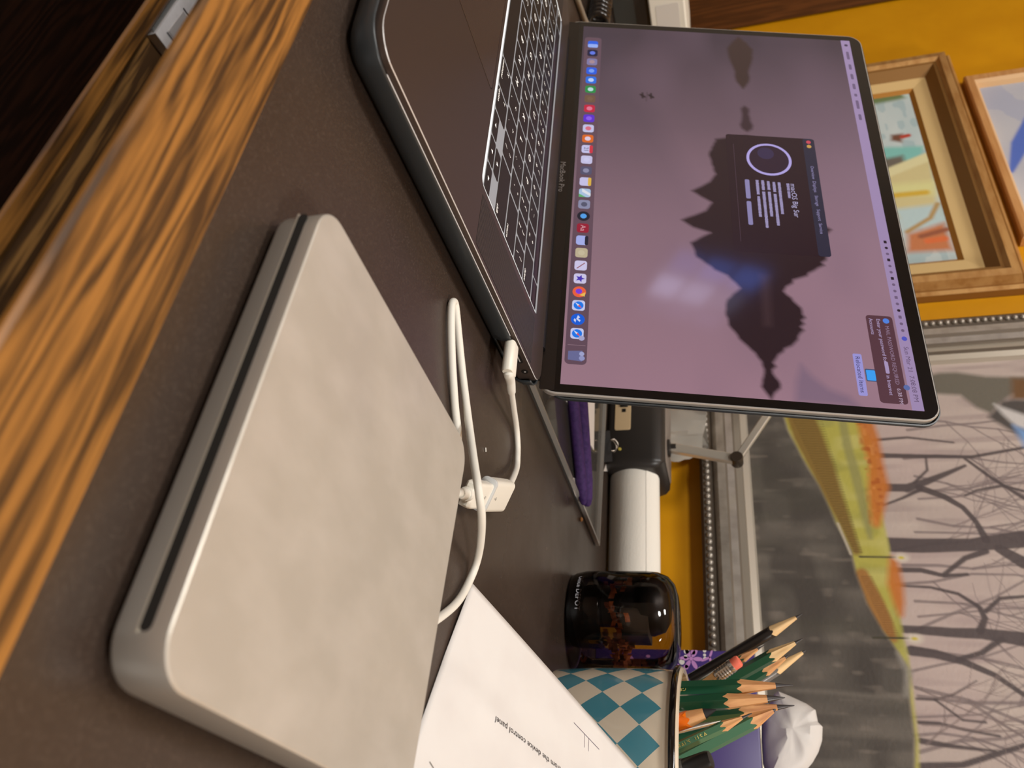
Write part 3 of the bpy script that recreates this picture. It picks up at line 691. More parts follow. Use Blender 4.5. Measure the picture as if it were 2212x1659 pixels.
pot = thing('pencil_pot', 'cream ceramic pot with blue diamond checks and a black rim', 'pot', (CX, CY, 0))
NP = 96; prof = [(60, 0), (63.5, .4), (65.5, 2), (66.4, 5), (68.0, 30), (68.6, 60), (68.6, 73), (68.2, 76), (68.6, 79), (69.4, 80.2)]
vs, fs = lathe(prof, NP); fs = [q for q in fs if len(q) == 4]+[tuple(range(NP))[::-1]]
po = obj('pot_wall', vs, fs, M_pot, pot, 40)
front = math.atan2(-CY, -CX)
ul = po.data.uv_layers.new(name='UVMap')
for p in po.data.polygons:
    angs = [math.atan2(po.data.vertices[i].co.y, po.data.vertices[i].co.x) for i in p.vertices]
    a0 = angs[0]
    for li, a in zip(p.loop_indices, angs):
        while a-a0 > PI: a -= 2*PI
        while a-a0 < -PI: a += 2*PI
        z = po.data.vertices[po.data.loops[li].vertex_index].co.z/S
        rel = a-front                                     # towards the left of the picture the angle decreases
        ul.data[li].uv = ((-math.degrees(rel)+1.25)/(360/19), (z-64)/23.5)
M_rimb = mat('black_glaze', c(18, 14, 13), .12, coat=.5)
M_cream = mat('cream_glaze', c(226, 208, 182), .2, coat=.3)
obj('rim_band', *(lambda vf: (vf[0], [q for q in vf[1] if len(q) == 4]))(lathe([(69.4, 80.1), (70.6, 80.4), (71.1, 81.4), (71.2, 83), (70.8, 83.9), (70.2, 84.1)], NP)), M_rimb, pot, 50)
obj('inner_wall', *(lambda vf: (vf[0], [q for q in vf[1] if len(q) == 4]+[vf[1][-1]]))(lathe([(70.2, 84.1), (69.4, 85.4), (68, 85.8), (66.4, 85), (65.4, 80), (64.4, 30), (62.5, 6), (50, 3.5)], NP)), M_cream, pot, 40)

# ---------------- pencils
M_wood = mat('pencil_cedar', c(216, 160, 104), .6, noise=((300, 300, 40), c(190, 128, 80), .45, .7))
M_woodp = mat('pale_pencil_wood', c(232, 196, 142), .6, noise=((300, 300, 40), c(214, 172, 116), .45, .7))
M_lead = mat('graphite', c(70, 66, 66), .35, .3)
M_char = mat('charcoal_core', c(28, 25, 24), .8)
M_green = mat('dark_green_lacquer', c(24, 74, 50), .3, coat=.4)
M_green2 = mat('mid_green_lacquer', c(66, 112, 82), .4, coat=.3)
M_black = mat('black_lacquer', c(30, 26, 25), .35, coat=.2)
M_orange = mat('orange_lacquer', c(238, 112, 18), .3, coat=.3)
M_nat = mat('clear_varnished_wood', c(212, 164, 104), .4, noise=((120, 120, 14), c(180, 128, 74), .4, .7), coat=.3)
M_grey = mat('grey_lacquer', c(112, 106, 100), .35, coat=.3)
M_gold = mat('gold_foil', c(214, 196, 110), .35, .5)
M_alum = mat('bright_ferrule', c(206, 200, 190), .22, .85)
M_rubber = mat('pink_eraser', c(232, 112, 88), .7)
def pencil(tip, through, r, mb, mw, label, cone=22, lead=7, hexa=6, imprint=None, top=None, group=None, roll=0., mlead=None, leadr=None, name='pencil'):
    """sharpened end at `tip`; the shaft runs down through `through` to the bottom of the pot"""
    tip = np.array(tip, float); th = np.array(through, float); d = th-tip; d /= np.linalg.norm(d)
    t = (tip[2]-6)/max(1e-3, -d[2]); foot = tip+d*t
    dx = foot[:2]-np.array([CX, CY]); rr = np.linalg.norm(dx)
    if rr > 56:                                           # stop at the wall of the pot instead
        lo, hi = 0., t
        for _ in range(40):
            mdl = (lo+hi)/2; q = tip+d*mdl; lim_ = 62.6-(0 if q[2] > 30 else (30-q[2])*.09)-r
            if np.hypot(*(q[:2]-[CX, CY])) < lim_ or q[2] > 84: lo = mdl
            else: hi = mdl
        t = lo; foot = tip+d*t
    z = Vector(-d); x = Vector((1, 0, 0)); x = (x-z*x.dot(z)).normalized(); y = z.cross(x)
    m = Matrix((x, y, z)).transposed().to_4x4() @ Matrix.Rotation(roll, 4, 'Z'); m.translation = Vector(foot)*S
    o = thing(name, label, 'pencil', group=group, mw=m); L = t
    def ring(rad, zz, nn, jag=0): return [(rad*math.cos(2*PI*k/nn), rad*math.sin(2*PI*k/nn), zz+(jag*math.cos(2*PI*k*hexa/nn) if jag else 0)) for k in range(nn)]
    if top == 'eraser':
        obj('barrel', *loft([ring(r, 0, hexa), ring(r, L-17, hexa)]), mb, o)
        prof_ = [(r*.98, L-18)]+[(r*(1.06 if k % 2 else .97), L-17+k*.9) for k in range(12)]+[(r*1.0, L-5)]
        obj('ferrule', *lathe(prof_, 20), M_alum, o, 30)
        obj('eraser', *lathe([(r*.93, L-5.2), (r*.95, L-1.2), (r*.8, L-.2), (r*.4, L)], 20), M_rubber, o, 50)
    else:
        nn = 36; lr_ = leadr or r*.30; zc = L-cone
        top_ring = []
        for k in range(nn):                               # scalloped edge of the paint
            a = 2*PI*k/nn; hx = r*math.cos(PI/hexa)/math.cos((a % (2*PI/hexa))-PI/hexa) if hexa < 12 else r
            top_ring.append((hx*math.cos(a), hx*math.sin(a), zc+2.2*math.cos(a*hexa if hexa < 12 else a*5)*(.7)))
        bot_ring = [(p[0], p[1], 0) for p in top_ring]
        obj('barrel', *loft([bot_ring, top_ring]), mb, o, 30)
        wr = [(p[0]*.985, p[1]*.985, p[2]-.05) for p in top_ring]
        obj('wood_tip', *loft([wr, ring(lr_, L-lead, nn)]), mw, o, 30)
        obj('lead', *loft([ring(lr_*1.0, L-lead-.3, nn), ring(lr_*.5, L-lead*.45, nn), ring(.25, L, nn)]), mlead or M_lead, o, 50)
    if imprint:
        s_, pos, side, sz, flip = imprint
        tv, tf = text(s_, sz, 'CENTER'); a = side; rad = r*math.cos(PI/hexa)+.12; e = (-math.sin(a), math.cos(a)); sg = -1 if flip else 1
        obj('imprint', [(rad*math.cos(a)-sg*e[0]*p[1]*1.0, rad*math.sin(a)-sg*e[1]*p[1], L-pos+sg*p[0]) for p in tv], tf, M_gold, o)
    return o
GRP = 'pencils in the checked pot'
pencil(gy(1733, 1326, 575), gy(1476, 1478, 590), 4.1, M_black, M_woodp, 'round black pencil with a pale sharp tip, leaning outermost from the pot', 25, 5, 24, group=GRP)
pencil(gy(1650, 1394, 562), gy(1500, 1486, 562), 3.0, M_green, M_wood, 'dark pencil tip peeping out between the black pencil and the shiny green one', 18, 5, group=GRP)
pencil(gy(1735, 1379, 548), gy(1476, 1524, 560), 4.2, M_green, M_woodp, 'glossy green pencil with a silver tip beside the black pencil', 24, 6, roll=.4, group=GRP)
pencil(gy(1598, 1426, 520), gy(1480, 1512, 534), 4.0, M_nat, M_wood, 'bare wood pencil showing a pink eraser in a ribbed metal band', hexa=6, top='eraser', group=GRP)
pencil(gy(1704, 1416, 570), gy(1476, 1560, 575), 4.0, M_green, M_wood, 'green pencil with a short blunt wooden point behind the eraser', 20, 3, roll=.2, group=GRP)
pencil(gy(1741, 1405, 592), gy(1500, 1560, 590), 4.0, M_grey, M_woodp, 'grey pencil with a long pale tip behind the green ones', 26, 3, 24, group=GRP)
pencil(gy(1713, 1480, 506), gy(1469, 1488, 500), 4.5, M_green, M_wood, 'dark green pencil standing upright with a long grey point', 31, 10, roll=PI/6, leadr=1.7, group=GRP, imprint=("GENERAL'S    U.S.A.", 76, -PI/2-PI/6+.0, 3.4, True))
pencil(gy(1696, 1507, 492), gy(1469, 1522, 488), 4.6, M_green, M_wood, 'green pencil with a thick grey lead, next to the upright dark green one', 33, 10, roll=PI/6, group=GRP, leadr=2.2)
pencil(gy(1716, 1524, 516), gy(1469, 1550, 512), 4.2, M_green, M_wood, 'green pencil whose freshly cut point shows beyond its thick-leaded neighbour', 31, 10, leadr=1.7, group=GRP)
pencil(gy(1547, 1533, 481), gy(1468, 1560, 483), 4.6, M_orange, M_wood, 'short orange pencil with a blunt black charcoal core', 17, 7, 24, mlead=M_char, leadr=3.0, group=GRP)
pencil(gy(1624, 1541, 482), gy(1470, 1612, 480), 3.1, M_green2, M_wood, 'thin green pencil with a small sharp tip, lying across a thicker one', 18, 6, group=GRP, imprint=("GENERAL'S   U.S.A.", 40, -PI/2+.5, 3.2, False))
pencil(gy(1676, 1532, 498), gy(1470, 1640, 494), 4.5, M_green2, M_wood, 'thick green pencil at the low right of the bunch', 16, 2, roll=.3, group=GRP)
pencil(gy(1660, 1520, 534), gy(1470, 1592, 530), 4.2, M_green, M_wood, 'green pencil half hidden behind the thick green one', 12, 3, roll=.3, group=GRP)
# silver mechanical pencil and a clear-capped marker
mp = pencil(gy(1634, 1533, 522), gy(1470, 1574, 516), 2.6, M_alum, M_alum, 'slim silver mechanical pencil between the orange and green pencils', 14, 4, 24, group=GRP, name='mechanical_pencil')
mk_tip, mk_th = gy(1536, 1640, 474), gy(1468, 1668, 476); d = np.array(mk_th)-np.array(mk_tip); d /= np.linalg.norm(d); d = d*.9+np.array([.0, .22, -.30]); d /= np.linalg.norm(d)
Lm = 74.; foot = np.array(mk_tip)+d*Lm; z = Vector(-d); x = Vector((1, 0, 0)); x = (x-z*x.dot(z)).normalized(); m = Matrix((x, z.cross(x), z)).transposed().to_4x4(); m.translation = Vector(foot)*S
mk = thing('marker_pen', 'black marker pen with a clear plastic barrel end in the pot', 'pen', mw=m)
obj('barrel', *lathe([(3.8, 0), (4.2, 3), (4.2, Lm-14)], 24), M_dark, mk, 40)
obj('cap', *lathe([(4.7, Lm-15), (4.9, Lm-2), (4.3, Lm), (2.5, Lm+.2)], 24), M_dark, mk, 40)
obj('clear_sleeve', *lathe([(4.6, Lm-30), (5.0, Lm-29), (5.0, Lm-15.2)], 24), clear('clear_sleeve_plastic', (.8, .8, .78, 1), white=.1), mk, 40)

# ================================================================== PENCIL SHARPENER
sx, sy = -203., 578.
sh = thing('pencil_sharpener', 'smoky see-through pencil sharpener full of shavings, white lettering on its base', 'sharpener', (sx, sy, 0))
M_smoke = clear('smoked_plastic', (.66, .60, .57, 1), 1.45, .03)
obj('smoked_shell', *(lambda vf: (vf[0], [q for q in vf[1] if len(q) == 4]+[vf[1][-1]]))(lathe([(33, .6), (35.5, 4), (37, 12), (37, 56), (36, 64), (33, 71), (27.5, 75.5), (20, 77.5), (8, 78)], 64)), M_smoke, sh, 60)
obj('black_base', *lathe([(22, 0), (26, .4), (27, 5), (27, 22), (25.5, 24)], 48, -7.5, -3), M_blk, sh, 40)
hood = obj('motor_tower', *lathe([(15, 24), (15, 46), (17, 50), (20, 53), (21, 60), (18, 68), (11, 72), (4, 73)], 40, -10, -6), M_dark, sh, 50)
obj('cutter_housing', *plate(-4, 16, -22, 4, 3, [(38, 0), (58, 0)], 4), mat('dark_smoke_grey', c(70, 62, 54), .3), sh)
M_shav = mat('wood_shavings', c(206, 118, 66), .7, noise=(200, c(150, 78, 40), .4, .65))
shav = G(); rs = np.random.default_rng(5)
for k in range(70):
    a = rs.random()*2*PI; rad = 19+rs.random()*12.5; zc = 25.5+rs.random()*13; s_ = 2+rs.random()*3.5
    ph, tl = rs.random()*6, rs.random()*2-1; p0 = np.array([rad*math.cos(a), rad*math.sin(a), zc])
    arc = [p0+s_*np.array([math.cos(ph+q), math.sin(ph+q)*math.cos(tl), .8*math.sin(ph+q)*math.sin(tl)+q*.25]) for q in np.linspace(0, 3.2, 6)]
    wv_ = np.array([0, 0, 2.4+rs.random()*1.6]); arc = [q*min(1, 32.5/max(1e-3, np.hypot(q[0], q[1])))*np.array([1, 1, 0])+np.array([0, 0, max(q[2], 24.4)]) for q in arc]
    shav.add(([tuple(q) for q in arc]+[tuple(q+wv_) for q in arc], [(i, i+1, 7+i, 6+i) for i in range(5)]))
tag(shav.make('shavings', M_shav, sh), 'heap of curled orange wood shavings', kind='stuff')
tv, tf = text('Office DEPOT', 5.4, 'CENTER')
dirf = math.atan2(-sy, -sx); ca0 = dirf-.64
obj('lettering', [(36.6*math.cos(ca0+p[0]/37), 36.6*math.sin(ca0+p[0]/37), 8.2+p[1]) for p in tv], tf, mat('white_print', c(214, 214, 222), .6), sh)

# ================================================================== TISSUE BOX AND TISSUE
M_purp = mat('deep_purple_card', c(62, 44, 110), .35, spec=.4)
FY = 668.; bx0, bx1 = -213., -88.
tb = thing('tissue_box', 'purple cube tissue box printed with lilac flowers and white dots', 'tissue box', ((bx0+bx1)/2, FY+57, 0))
def tbl(p): return (p[0]-(bx0+bx1)/2, p[1]-FY-57, p[2])
vf = plate(bx0, bx1, FY, FY+114, 1.5, [(0, .6), (.6, 0), (127, 0), (128.2, .9)], 3)
obj('carton', [tbl(p) for p in vf[0]], vf[1], M_purp, tb, 40)
M_pr = painted('flower_print', .4)
LIL, WHI = (196, 140, 200), (226, 220, 214)
fl = []
def fxz(px, py): q = gy(px, py, FY); return q[0], q[2]
def blob(x, z, a, bb, ang, col, lift=.12):
    P = [(x+a*math.cos(t)*math.cos(ang)-bb*math.sin(t)*math.sin(ang), z+a*math.cos(t)*math.sin(ang)+bb*math.sin(t)*math.cos(ang)) for t in np.linspace(0, 2*PI, 19)[:-1]]
    P = [(min(max(p[0], bx0+.3), bx1-.3), min(max(p[1], .5), 110)) for p in P]
    fl.append(([tbl((p[0], FY-lift, p[1])) for p in P], [tuple(range(len(P)))], col))
for px, py, r_, col in ((1483, 1407, 2.2, WHI), (1497, 1409, 2.0, LIL), (1522, 1406, 1.4, WHI), (1522, 1415, 1.2, WHI), (1523, 1423, 1.5, WHI), (1473, 1430, 2.2, WHI), (1458, 1437, 2.2, WHI),
                        (1443, 1443, 2.2, WHI), (1482, 1441, 2.0, LIL), (1423, 1455, 1.7, LIL), (1512, 1444, 1.2, WHI), (1481, 1419, 1.6, WHI)): blob(*fxz(px, py), r_, r_, 0, col)
def flower(x, z, s_, a0):
    blob(x, z, 1.5*s_, 1.5*s_, 0, LIL)
    for k in range(6): a = a0+k*PI/3; blob(x+5.3*s_*math.cos(a), z+5.3*s_*math.sin(a), 3.8*s_, 1.7*s_, a, LIL)
flower(*fxz(1493, 1423), 1., .5)
for x, z, s_, a0 in ((-196, 32, 1.2, .2), (-176, 60, .9, .9), (-150, 28, 1.1, .1), (-128, 62, 1.2, .5), (-104, 34, 1., .3), (-201, 62, .8, .4), (-160, 92, .7, .2)): flower(x, z, s_, a0)
r_ = np.random.default_rng(3)
for k in range(40):
    x, z = bx0+4+r_.random()*116, 5+r_.random()*74; blob(x, z, 1+r_.random(), 1+r_.random(), 0, WHI if k % 2 else LIL, .10)
x, z = fxz(1538, 1404); x2, z2 = fxz(1536, 1432)
for P in (((x+.6, z), (x+6, z-2), (x2, z2)), ((x+6, z-2), (x+9, z-8))):
    for (a, b_) in zip(P, P[1:]): blob((a[0]+b_[0])/2, (a[1]+b_[1])/2, math.dist(a, b_)/2+.8, .9, math.atan2(b_[1]-a[1], b_[0]-a[0]), LIL, .14)
colour_obj('flower_print', fl, M_pr, tb)
obj('opening_edge', [tbl(p) for p in lathe([(30, 128.2), (30, 128.5), (27, 128.5)], 30, (bx0+bx1)/2, FY+57)[0]], [q for q in lathe([(30, 128.2), (30, 128.5), (27, 128.5)], 30)[1] if len(q) == 4], mat('dark_slit', c(30, 22, 50), .6), tb)
M_tis = mat('white_tissue_film', c(216, 211, 205), .5, spec=.5)
TY = FY+40
out = [gy(px, py, TY) for px, py in ((1645, 1560), (1652, 1545), (1672, 1500), (1680, 1493), (1705, 1503), (1742, 1520), (1762, 1534), (1767, 1560), (1777, 1570), (1776, 1600), (1768, 1625), (1755, 1648), (1738, 1668), (1700, 1690), (1660, 1690), (1648, 1650), (1645, 1600))]
out = [np.array((p[0], p[2])) for p in out]; cxz = np.mean(out, 0); rings = []
dense = []
for i in range(len(out)):
    a, b_ = out[i], out[(i+1) % len(out)]
    for k in range(4): dense.append(a+(b_-a)*k/4)
def crinkle(x, z): return 1.5*math.sin(x*.17+z*.11)*math.sin(z*.23-x*.05)+.8*abs(math.sin(x*.09-z*.31))
steps = [.03, .2, .4, .58, .74, .86, .95, 1.0]
for s_, sg in [(q, -1) for q in steps]+[(q, 1) for q in steps[-2::-1]]:
    rg = []
    for p in dense:
        q = cxz+(p-cxz)*s_; zz = max(q[1], 128.8); rg.append((q[0], TY+sg*(16*math.sqrt(max(0, 1-s_*s_)))+crinkle(*q)*(1-s_**4), zz))
    rings.append(rg)
tag(obj('tissue', *loft(rings), M_tis, None, 25), 'crumpled white tissue standing out of the purple box', 'tissue')

# ================================================================== PAPER TOWEL ROLL
rl = thing('paper_roll', 'short roll of white paper towel lying on its side by the wall', 'paper roll', (-400, 702, 0), .10)
M_roll = mat('quilted_paper', c(236, 230, 218), .85, bump=((500, 500, 500), .35))
def xl(vf, z0=24.6): return [(p[2], p[1], p[0]+z0) for p in vf[0]], vf[1]
obj('paper_layers', *xl(lathe([(10, 1), (20, .2), (23.6, 0), (24.4, 1.2), (24.4, 150), (23, 151), (10, 150)], 48)), M_roll, rl, 40)
obj('card_core', *xl(lathe([(6, -.4), (9.8, -.4), (10.1, 0), (10.1, 1.4)], 30)), mat('grey_card', c(150, 134, 116), .8), rl, 40)
obj('loose_end', *(lambda L_: (L_, [(i, i+1, 9+i+1, 9+i) for i in range(8)]))([(4, -24.8*math.sin(.25+k*.09), 24.6+24.8*math.cos(.25+k*.09)) for k in range(9)]+[(147, -24.8*math.sin(.25+k*.09), 24.6+24.8*math.cos(.25+k*.09)) for k in range(9)]), M_roll, rl)

# ================================================================== FOLDING LAMP
lp = thing('desk_lamp', 'black desk lamp base with a beige switch plate and folding metal arm', 'lamp', (-440, 706, 0))
M_lb = mat('satin_black_plastic', c(44, 40, 37), .38)
obj('base', *plate(-60, 50, -34, 38, 8, [(0, 3), (2, .6), (5, 0), (44, 0), (52, 2.5), (56, 7), (57, 12)], 6), M_lb, lp, 40)
obj('base_top', *plate(-46, 40, -22, 28, 7, [(57, 0), (57.6, .8)], 5), mat('grey_top_pad', c(128, 116, 106), .5), lp)
sp_ = obj('switch_plate', *(lambda vf: ([(p[0], -34.1-p[2], p[1]) for p in vf[0]], vf[1]))(plate(-58, 9, 8, 24, 2, [(0, 0), (.6, .3)], 3)), mat('beige_plate', c(214, 186, 144), .5), lp)
obj('switch_rocker', *(lambda vf: ([(p[0], -34.7-p[2], p[1]) for p in vf[0]], vf[1]))(plate(-32, -18, 13, 21, 1, [(0, 0), (1.6, .8)], 3)), M_dark, sp_)
obj('switch_mark', *box(-16, -12, -34.95, -34.7, 15, 19), M_dark, sp_)
obj('indicator', *lathe([(1.6, 0), (1.4, 1)], 12, 0, 0), mat('yellow_dot', c(216, 196, 90), .4), lp).matrix_local = Matrix.Translation((.031, -.0341, .014)) @ Matrix.Rotation(PI/2, 4, 'X')
pn = np.array(gy(1452, 968, 700))-np.array([-440, 706, 0]); jt = np.array(gy(1592, 993, 700))-np.array([-440, 706, 0]); en = np.array(gy(1660, 893, 700))-np.array([-440, 706, 0])
M_arm = mat('brushed_arm_metal', c(206, 198, 184), .25, .55)
def bar(a, b_, w_, d_):
    a, b_ = np.array(a), np.array(b_); t = (b_-a)/np.linalg.norm(b_-a); y_ = np.array([0, 1., 0]); s_ = np.cross(t, y_); s_ /= np.linalg.norm(s_); y_ = np.cross(s_, t)
    R2 = []
    for p in (a, b_): R2.append([tuple(p+s_*i+y_*j) for i, j in rrect(-w_/2, w_/2, -d_/2, d_/2, 1.2, 3)])
    return loft(R2)
far = jt+(en-jt)*2.1
obj('pivot_post', *lathe([(9, 57.4), (9, 60), (4.5, 61), (4.5, 66)], 20, pn[0], pn[1]), M_lb, lp, 40)
obj('lower_arm', *bar(pn, jt, 9.5, 7), M_arm, lp)
obj('joint_knob', *(lambda vf: ([(p[0]+jt[0], p[2]+jt[1], p[1]+jt[2]) for p in vf[0]], vf[1]))(lathe([(5.4, -7), (6, -6), (6, 6), (5.4, 7)], 20)), mat('dark_joint', c(70, 60, 50), .35, .5), lp, 40)
obj('upper_arm', *bar(jt, far, 7.5, 6), M_arm, lp)
hd = obj('lamp_shade', *(lambda vf: ([(p[0]+far[0]-14, p[1]+far[1], p[2]+far[2]-18) for p in vf[0]], [q for q in vf[1] if len(q) == 4]))(lathe([(26, -8), (25, 0), (20, 14), (10, 22), (4, 24)], 32)), M_lb, lp, 40)
# clear plastic bag behind the lamp
M_film = clear('crinkled_film', (.9, .89, .86, 1), 1.6, .12, .50, (.78, .72, .62, 1))
bg = G(); rs = np.random.default_rng(21); NT, NZ = 40, 16; rings = []
for j in range(NZ+1):
    t = j/NZ; rg = []
    for i in range(NT):
        a = 2*PI*i/NT; n_ = 1+.13*math.sin(5*a+3*t)+.08*math.sin(11*a-7*t)+.06*rs.random()
        rr = (.72+.42*math.sin(t*PI*.8))*n_
        rg.append((-497+34*rr*math.cos(a)+5*t, 764+17*min(1.2, rr)*math.sin(a)*.95, .5+91*t+3*math.sin(3*a)*t))
    rings.append(rg)
tag(obj('plastic_bag', *loft(rings), M_film, None, 20), 'crinkled clear plastic bag standing behind the lamp base', 'bag')

# ================================================================== CLEAR TRAY with its contents
M_acr = clear('clear_acrylic', (.93, .93, .91, 1), 1.45, .06, .10, (.62, .58, .52, 1))
M_acr2 = clear('frosted_tray_edge', (.9, .9, .88, 1), 1.4, .2, .45, (.66, .62, .56, 1))
tr = thing('clear_tray', 'shallow clear plastic tray behind the laptop', 'tray', (-430, 512, 0))
X0, X1, Y0_, Y1_ = -560., -293., 384., 642.
TT = lambda vf: ([(p[0]+430, p[1]-512, p[2]) for p in vf[0]], vf[1])
obj('tray_floor', *TT(box(X0, X1, Y0_, Y1_, 0, 1.6)), M_acr, tr)
for n_, q in (('tray_wall', (X1-2.2, X1, Y0_, Y1_)), ('tray_wall', (X0, X0+2.2, Y0_, Y1_)), ('tray_wall', (X0+2.2, X1-2.2, Y1_-2.2, Y1_)), ('tray_wall', (X0+2.2, X1-2.2, Y0_, Y0_+2.2))):
    obj(n_, *TT(box(*q, 1.6, 4.6)), M_acr2, tr)
M_card = mat('white_card', c(222, 214, 206), .7)
def slab(name, pts, z0, z1, m, label, cat, group=None):
    P = [tuple(g(px, py, z1)[:2]) for px, py in pts] if len(pts[0]) == 2 and pts[0][0] > 600 else pts
    return tag(obj(name, *loft([[(x, y, z0) for x, y in P], [(x, y, z1) for x, y in P]]), m, None), label, cat, group)
slab('folded_card', [(1218, 850), (1240, 905), (1283, 972), (1285, 850)], 1.7, 2.2, M_card, 'white card lying under the purple pens in the clear tray', 'card')
slab('card_corner', [(1229, 1030), (1247, 1034), (1253, 1086), (1243, 1070)], 1.7, 2.0, M_card, 'small white slip by the tray rim, under the slim purple pen', 'card')
M_velvet = mat('purple_plush', c(70, 40, 104), .75, noise=(300, c(50, 24, 84), .4, .7))
pz = 4.5
for k, (pts, lab, rad) in enumerate(([((1236, 850), (1248, 960), (1256, 1050), (1260, 1090)), 'slim dark purple pen lying in the clear tray, nearer the tray rim', 4.4],
                                     [((1253, 850), (1262, 960), (1270, 1040), (1268, 1094)), 'fat purple pen lying in the clear tray beside the slim one', 5.6])):
    q = [g(px, py, rad+2) for px, py in pts]; a, b_ = np.array(q[0]), np.array(q[-1]); a = b_+(a-b_)*1.7; a[2] = b_[2] = rad+1.75+ (.5 if k == 0 else .5)
    pn_ = thing('purple_pen', lab, 'pen', group='purple pens in the clear tray')
    dd_ = (a-b_)/np.linalg.norm(a-b_)
    obj('pen_barrel', *tube([b_+dd_*6, b_+dd_*20, a-dd_*40, a-dd_*38], [rad*.8, rad, rad, rad*.9], 14, 0), M_velvet, pn_, 50)
    obj('pen_tip', *tube([b_, b_+dd_*1.5, b_+dd_*6.2], [rad*.3, rad*.55, rad*.8], 14, 0), M_velvet, pn_, 50)
    obj('pen_cap', *tube([a-dd_*41, a-dd_*1, a], [rad*1.06, rad*1.06, rad*.7], 14, 0), M_velvet, pn_, 50)
# fallen strip of white card and a pair of glasses-like black clips behind the tray
slab('paper_scrap', [(1316, 938), (1319, 975), (1304, 1018), (1326, 1018)], .2, .6, M_card, 'small torn white paper scrap beside the lamp base', 'paper')
ck = thing('binder_clip', 'black binder clip with silver wire arms beside the tray', 'clip', (-404, 657, 0), .75)
obj('clip_body', *(lambda R2: loft(R2))([[(x, y, z) for y, z in ((-5, .2), (5, .2), (1, 8), (-1, 8))] for x in (-15, 15)]), M_char, ck)
for s_ in (-1, 1): obj('wire_arm', *tube([(-5, s_*1.2, 7.6), (-5.4, s_*4, 11), (0, s_*6, 14), (5.4, s_*4, 11), (5, s_*1.2, 7.6)], .6, 8, 5), M_alum, ck, 60)
tag(obj('amber_crumb', *xform(lathe([(.6, 0), (1.8, .6), (2.0, 1.6), (1.0, 2.6)], 9), lambda p: (p[0]+g(1252, 1122)[0], p[1]*.8+g(1252, 1122)[1], p[2])), mat('amber_crumb_brown', c(168, 112, 52), .6), None), 'tiny amber crumb next to the clear tray', 'crumb')
tag(obj('lint_bit', *tube([g(1049, 967, .5), g(1049.5, 976, .5)], .35, 6, 0), M_white2, None), 'tiny white lint fleck between the two white cables', 'lint')

# ================================================================== LEFT END OF THE DESK: telephone, white box, cabinet
ph = thing('telephone', 'black desk telephone with a coiled cord at the end of the desk', 'telephone', (-1100, 600, 0))
obj('phone_body', *(lambda R2: loft(R2))([[(x, y, z) for y, z in ((-95, 0), (95, 0), (95, 49), (-65, 49), (-95, 34))] for x in (-165, 72)]), M_lb, ph)
obj('phone_side', *box(72, 73.2, -92, 92, 3, 30), mat('dark_slate_plastic', c(58, 60, 58), .4), ph)
obj('handset', *tube([(-138, -85, 56), (-138, -60, 66), (-138, 50, 72), (-138, 80, 66)], [14, 12, 12, 15], 16), M_lb, ph, 60)
cpts = []; a0 = np.array([-250+430-30., -110, 13.]); 
st, en_ = np.array(g(1295, -60, 12)), np.array(g(1300, 44, 12))
st = np.array([-940., 470., 12.]); en_ = np.array([-792., 452., 12.])
for k in range(15*14+1):
    t = k/(15*14); p = st+(en_-st)*t; a = 2*PI*k/14; cpts.append((p[0]+1100+1.5*math.cos(a), p[1]-600+10*math.cos(a), 13+10*math.sin(a)))
obj('coiled_cord', *tube(cpts, 2.6, 8, 0), mat('glossy_black_cord', c(34, 30, 28), .18, coat=.6), ph, 60)
obj('cord_tail', *tube([cpts[-1], (en_[0]+1112, en_[1]-606, 6), (330, -178, 3.2), (346, -222, 3.2), (300, -262, 3.2), (230, -240, 3)], 2.9, 10), mat('grey_cord', c(150, 138, 122), .4), ph, 60)
obj('cord_head', *tube([cpts[0], (120, -110, 18), (73, -70, 20)], 2.6, 8), M_dark, ph, 60)
wb = thing('white_box', 'white rounded box standing on the black telephone', 'box', (-1100, 610, 49.6))
obj('box_body', *plate(-95, 82, -60, 80, 5, [(0, 1.5), (1.5, 0), (44, 0), (46, 1.8)], 5), mat('warm_white_plastic', c(240, 234, 218), .5), wb, 40)
obj('box_label', *(lambda vf: ([(82.1+p[2], p[0], p[1]) for p in vf[0]], vf[1]))(plate(-40, 60, 8, 38, 3, [(0, 0), (.2, .1)], 3)), mat('faint_grey_label', c(226, 220, 210), .6), wb)
cab = thing('cabinet', 'tall dark brown wooden cabinet against the yellow wall', 'cabinet', (-1515, 560, -735))
M_cab = wood('dark_red_brown_veneer', c(96, 56, 26), c(70, 38, 16), 2, .45, .6, .1)
obj('carcass', *box(-225, 226, -210, 226, 0, 1900), M_cab, cab)
for k in range(2): d_ = obj('cabinet_door', *box(-222+k*223, -1+k*223, -230, -210.5, 30, 1890), M_cab, cab); obj('door_knob', *lathe([(4, 0), (9, 4), (9, 10), (5, 13)], 16), M_alum, d_).matrix_local = Matrix.Translation(((-25 if k == 0 else 25)*S, -.230, .95)) @ Matrix.Rotation(PI/2, 4, 'X')

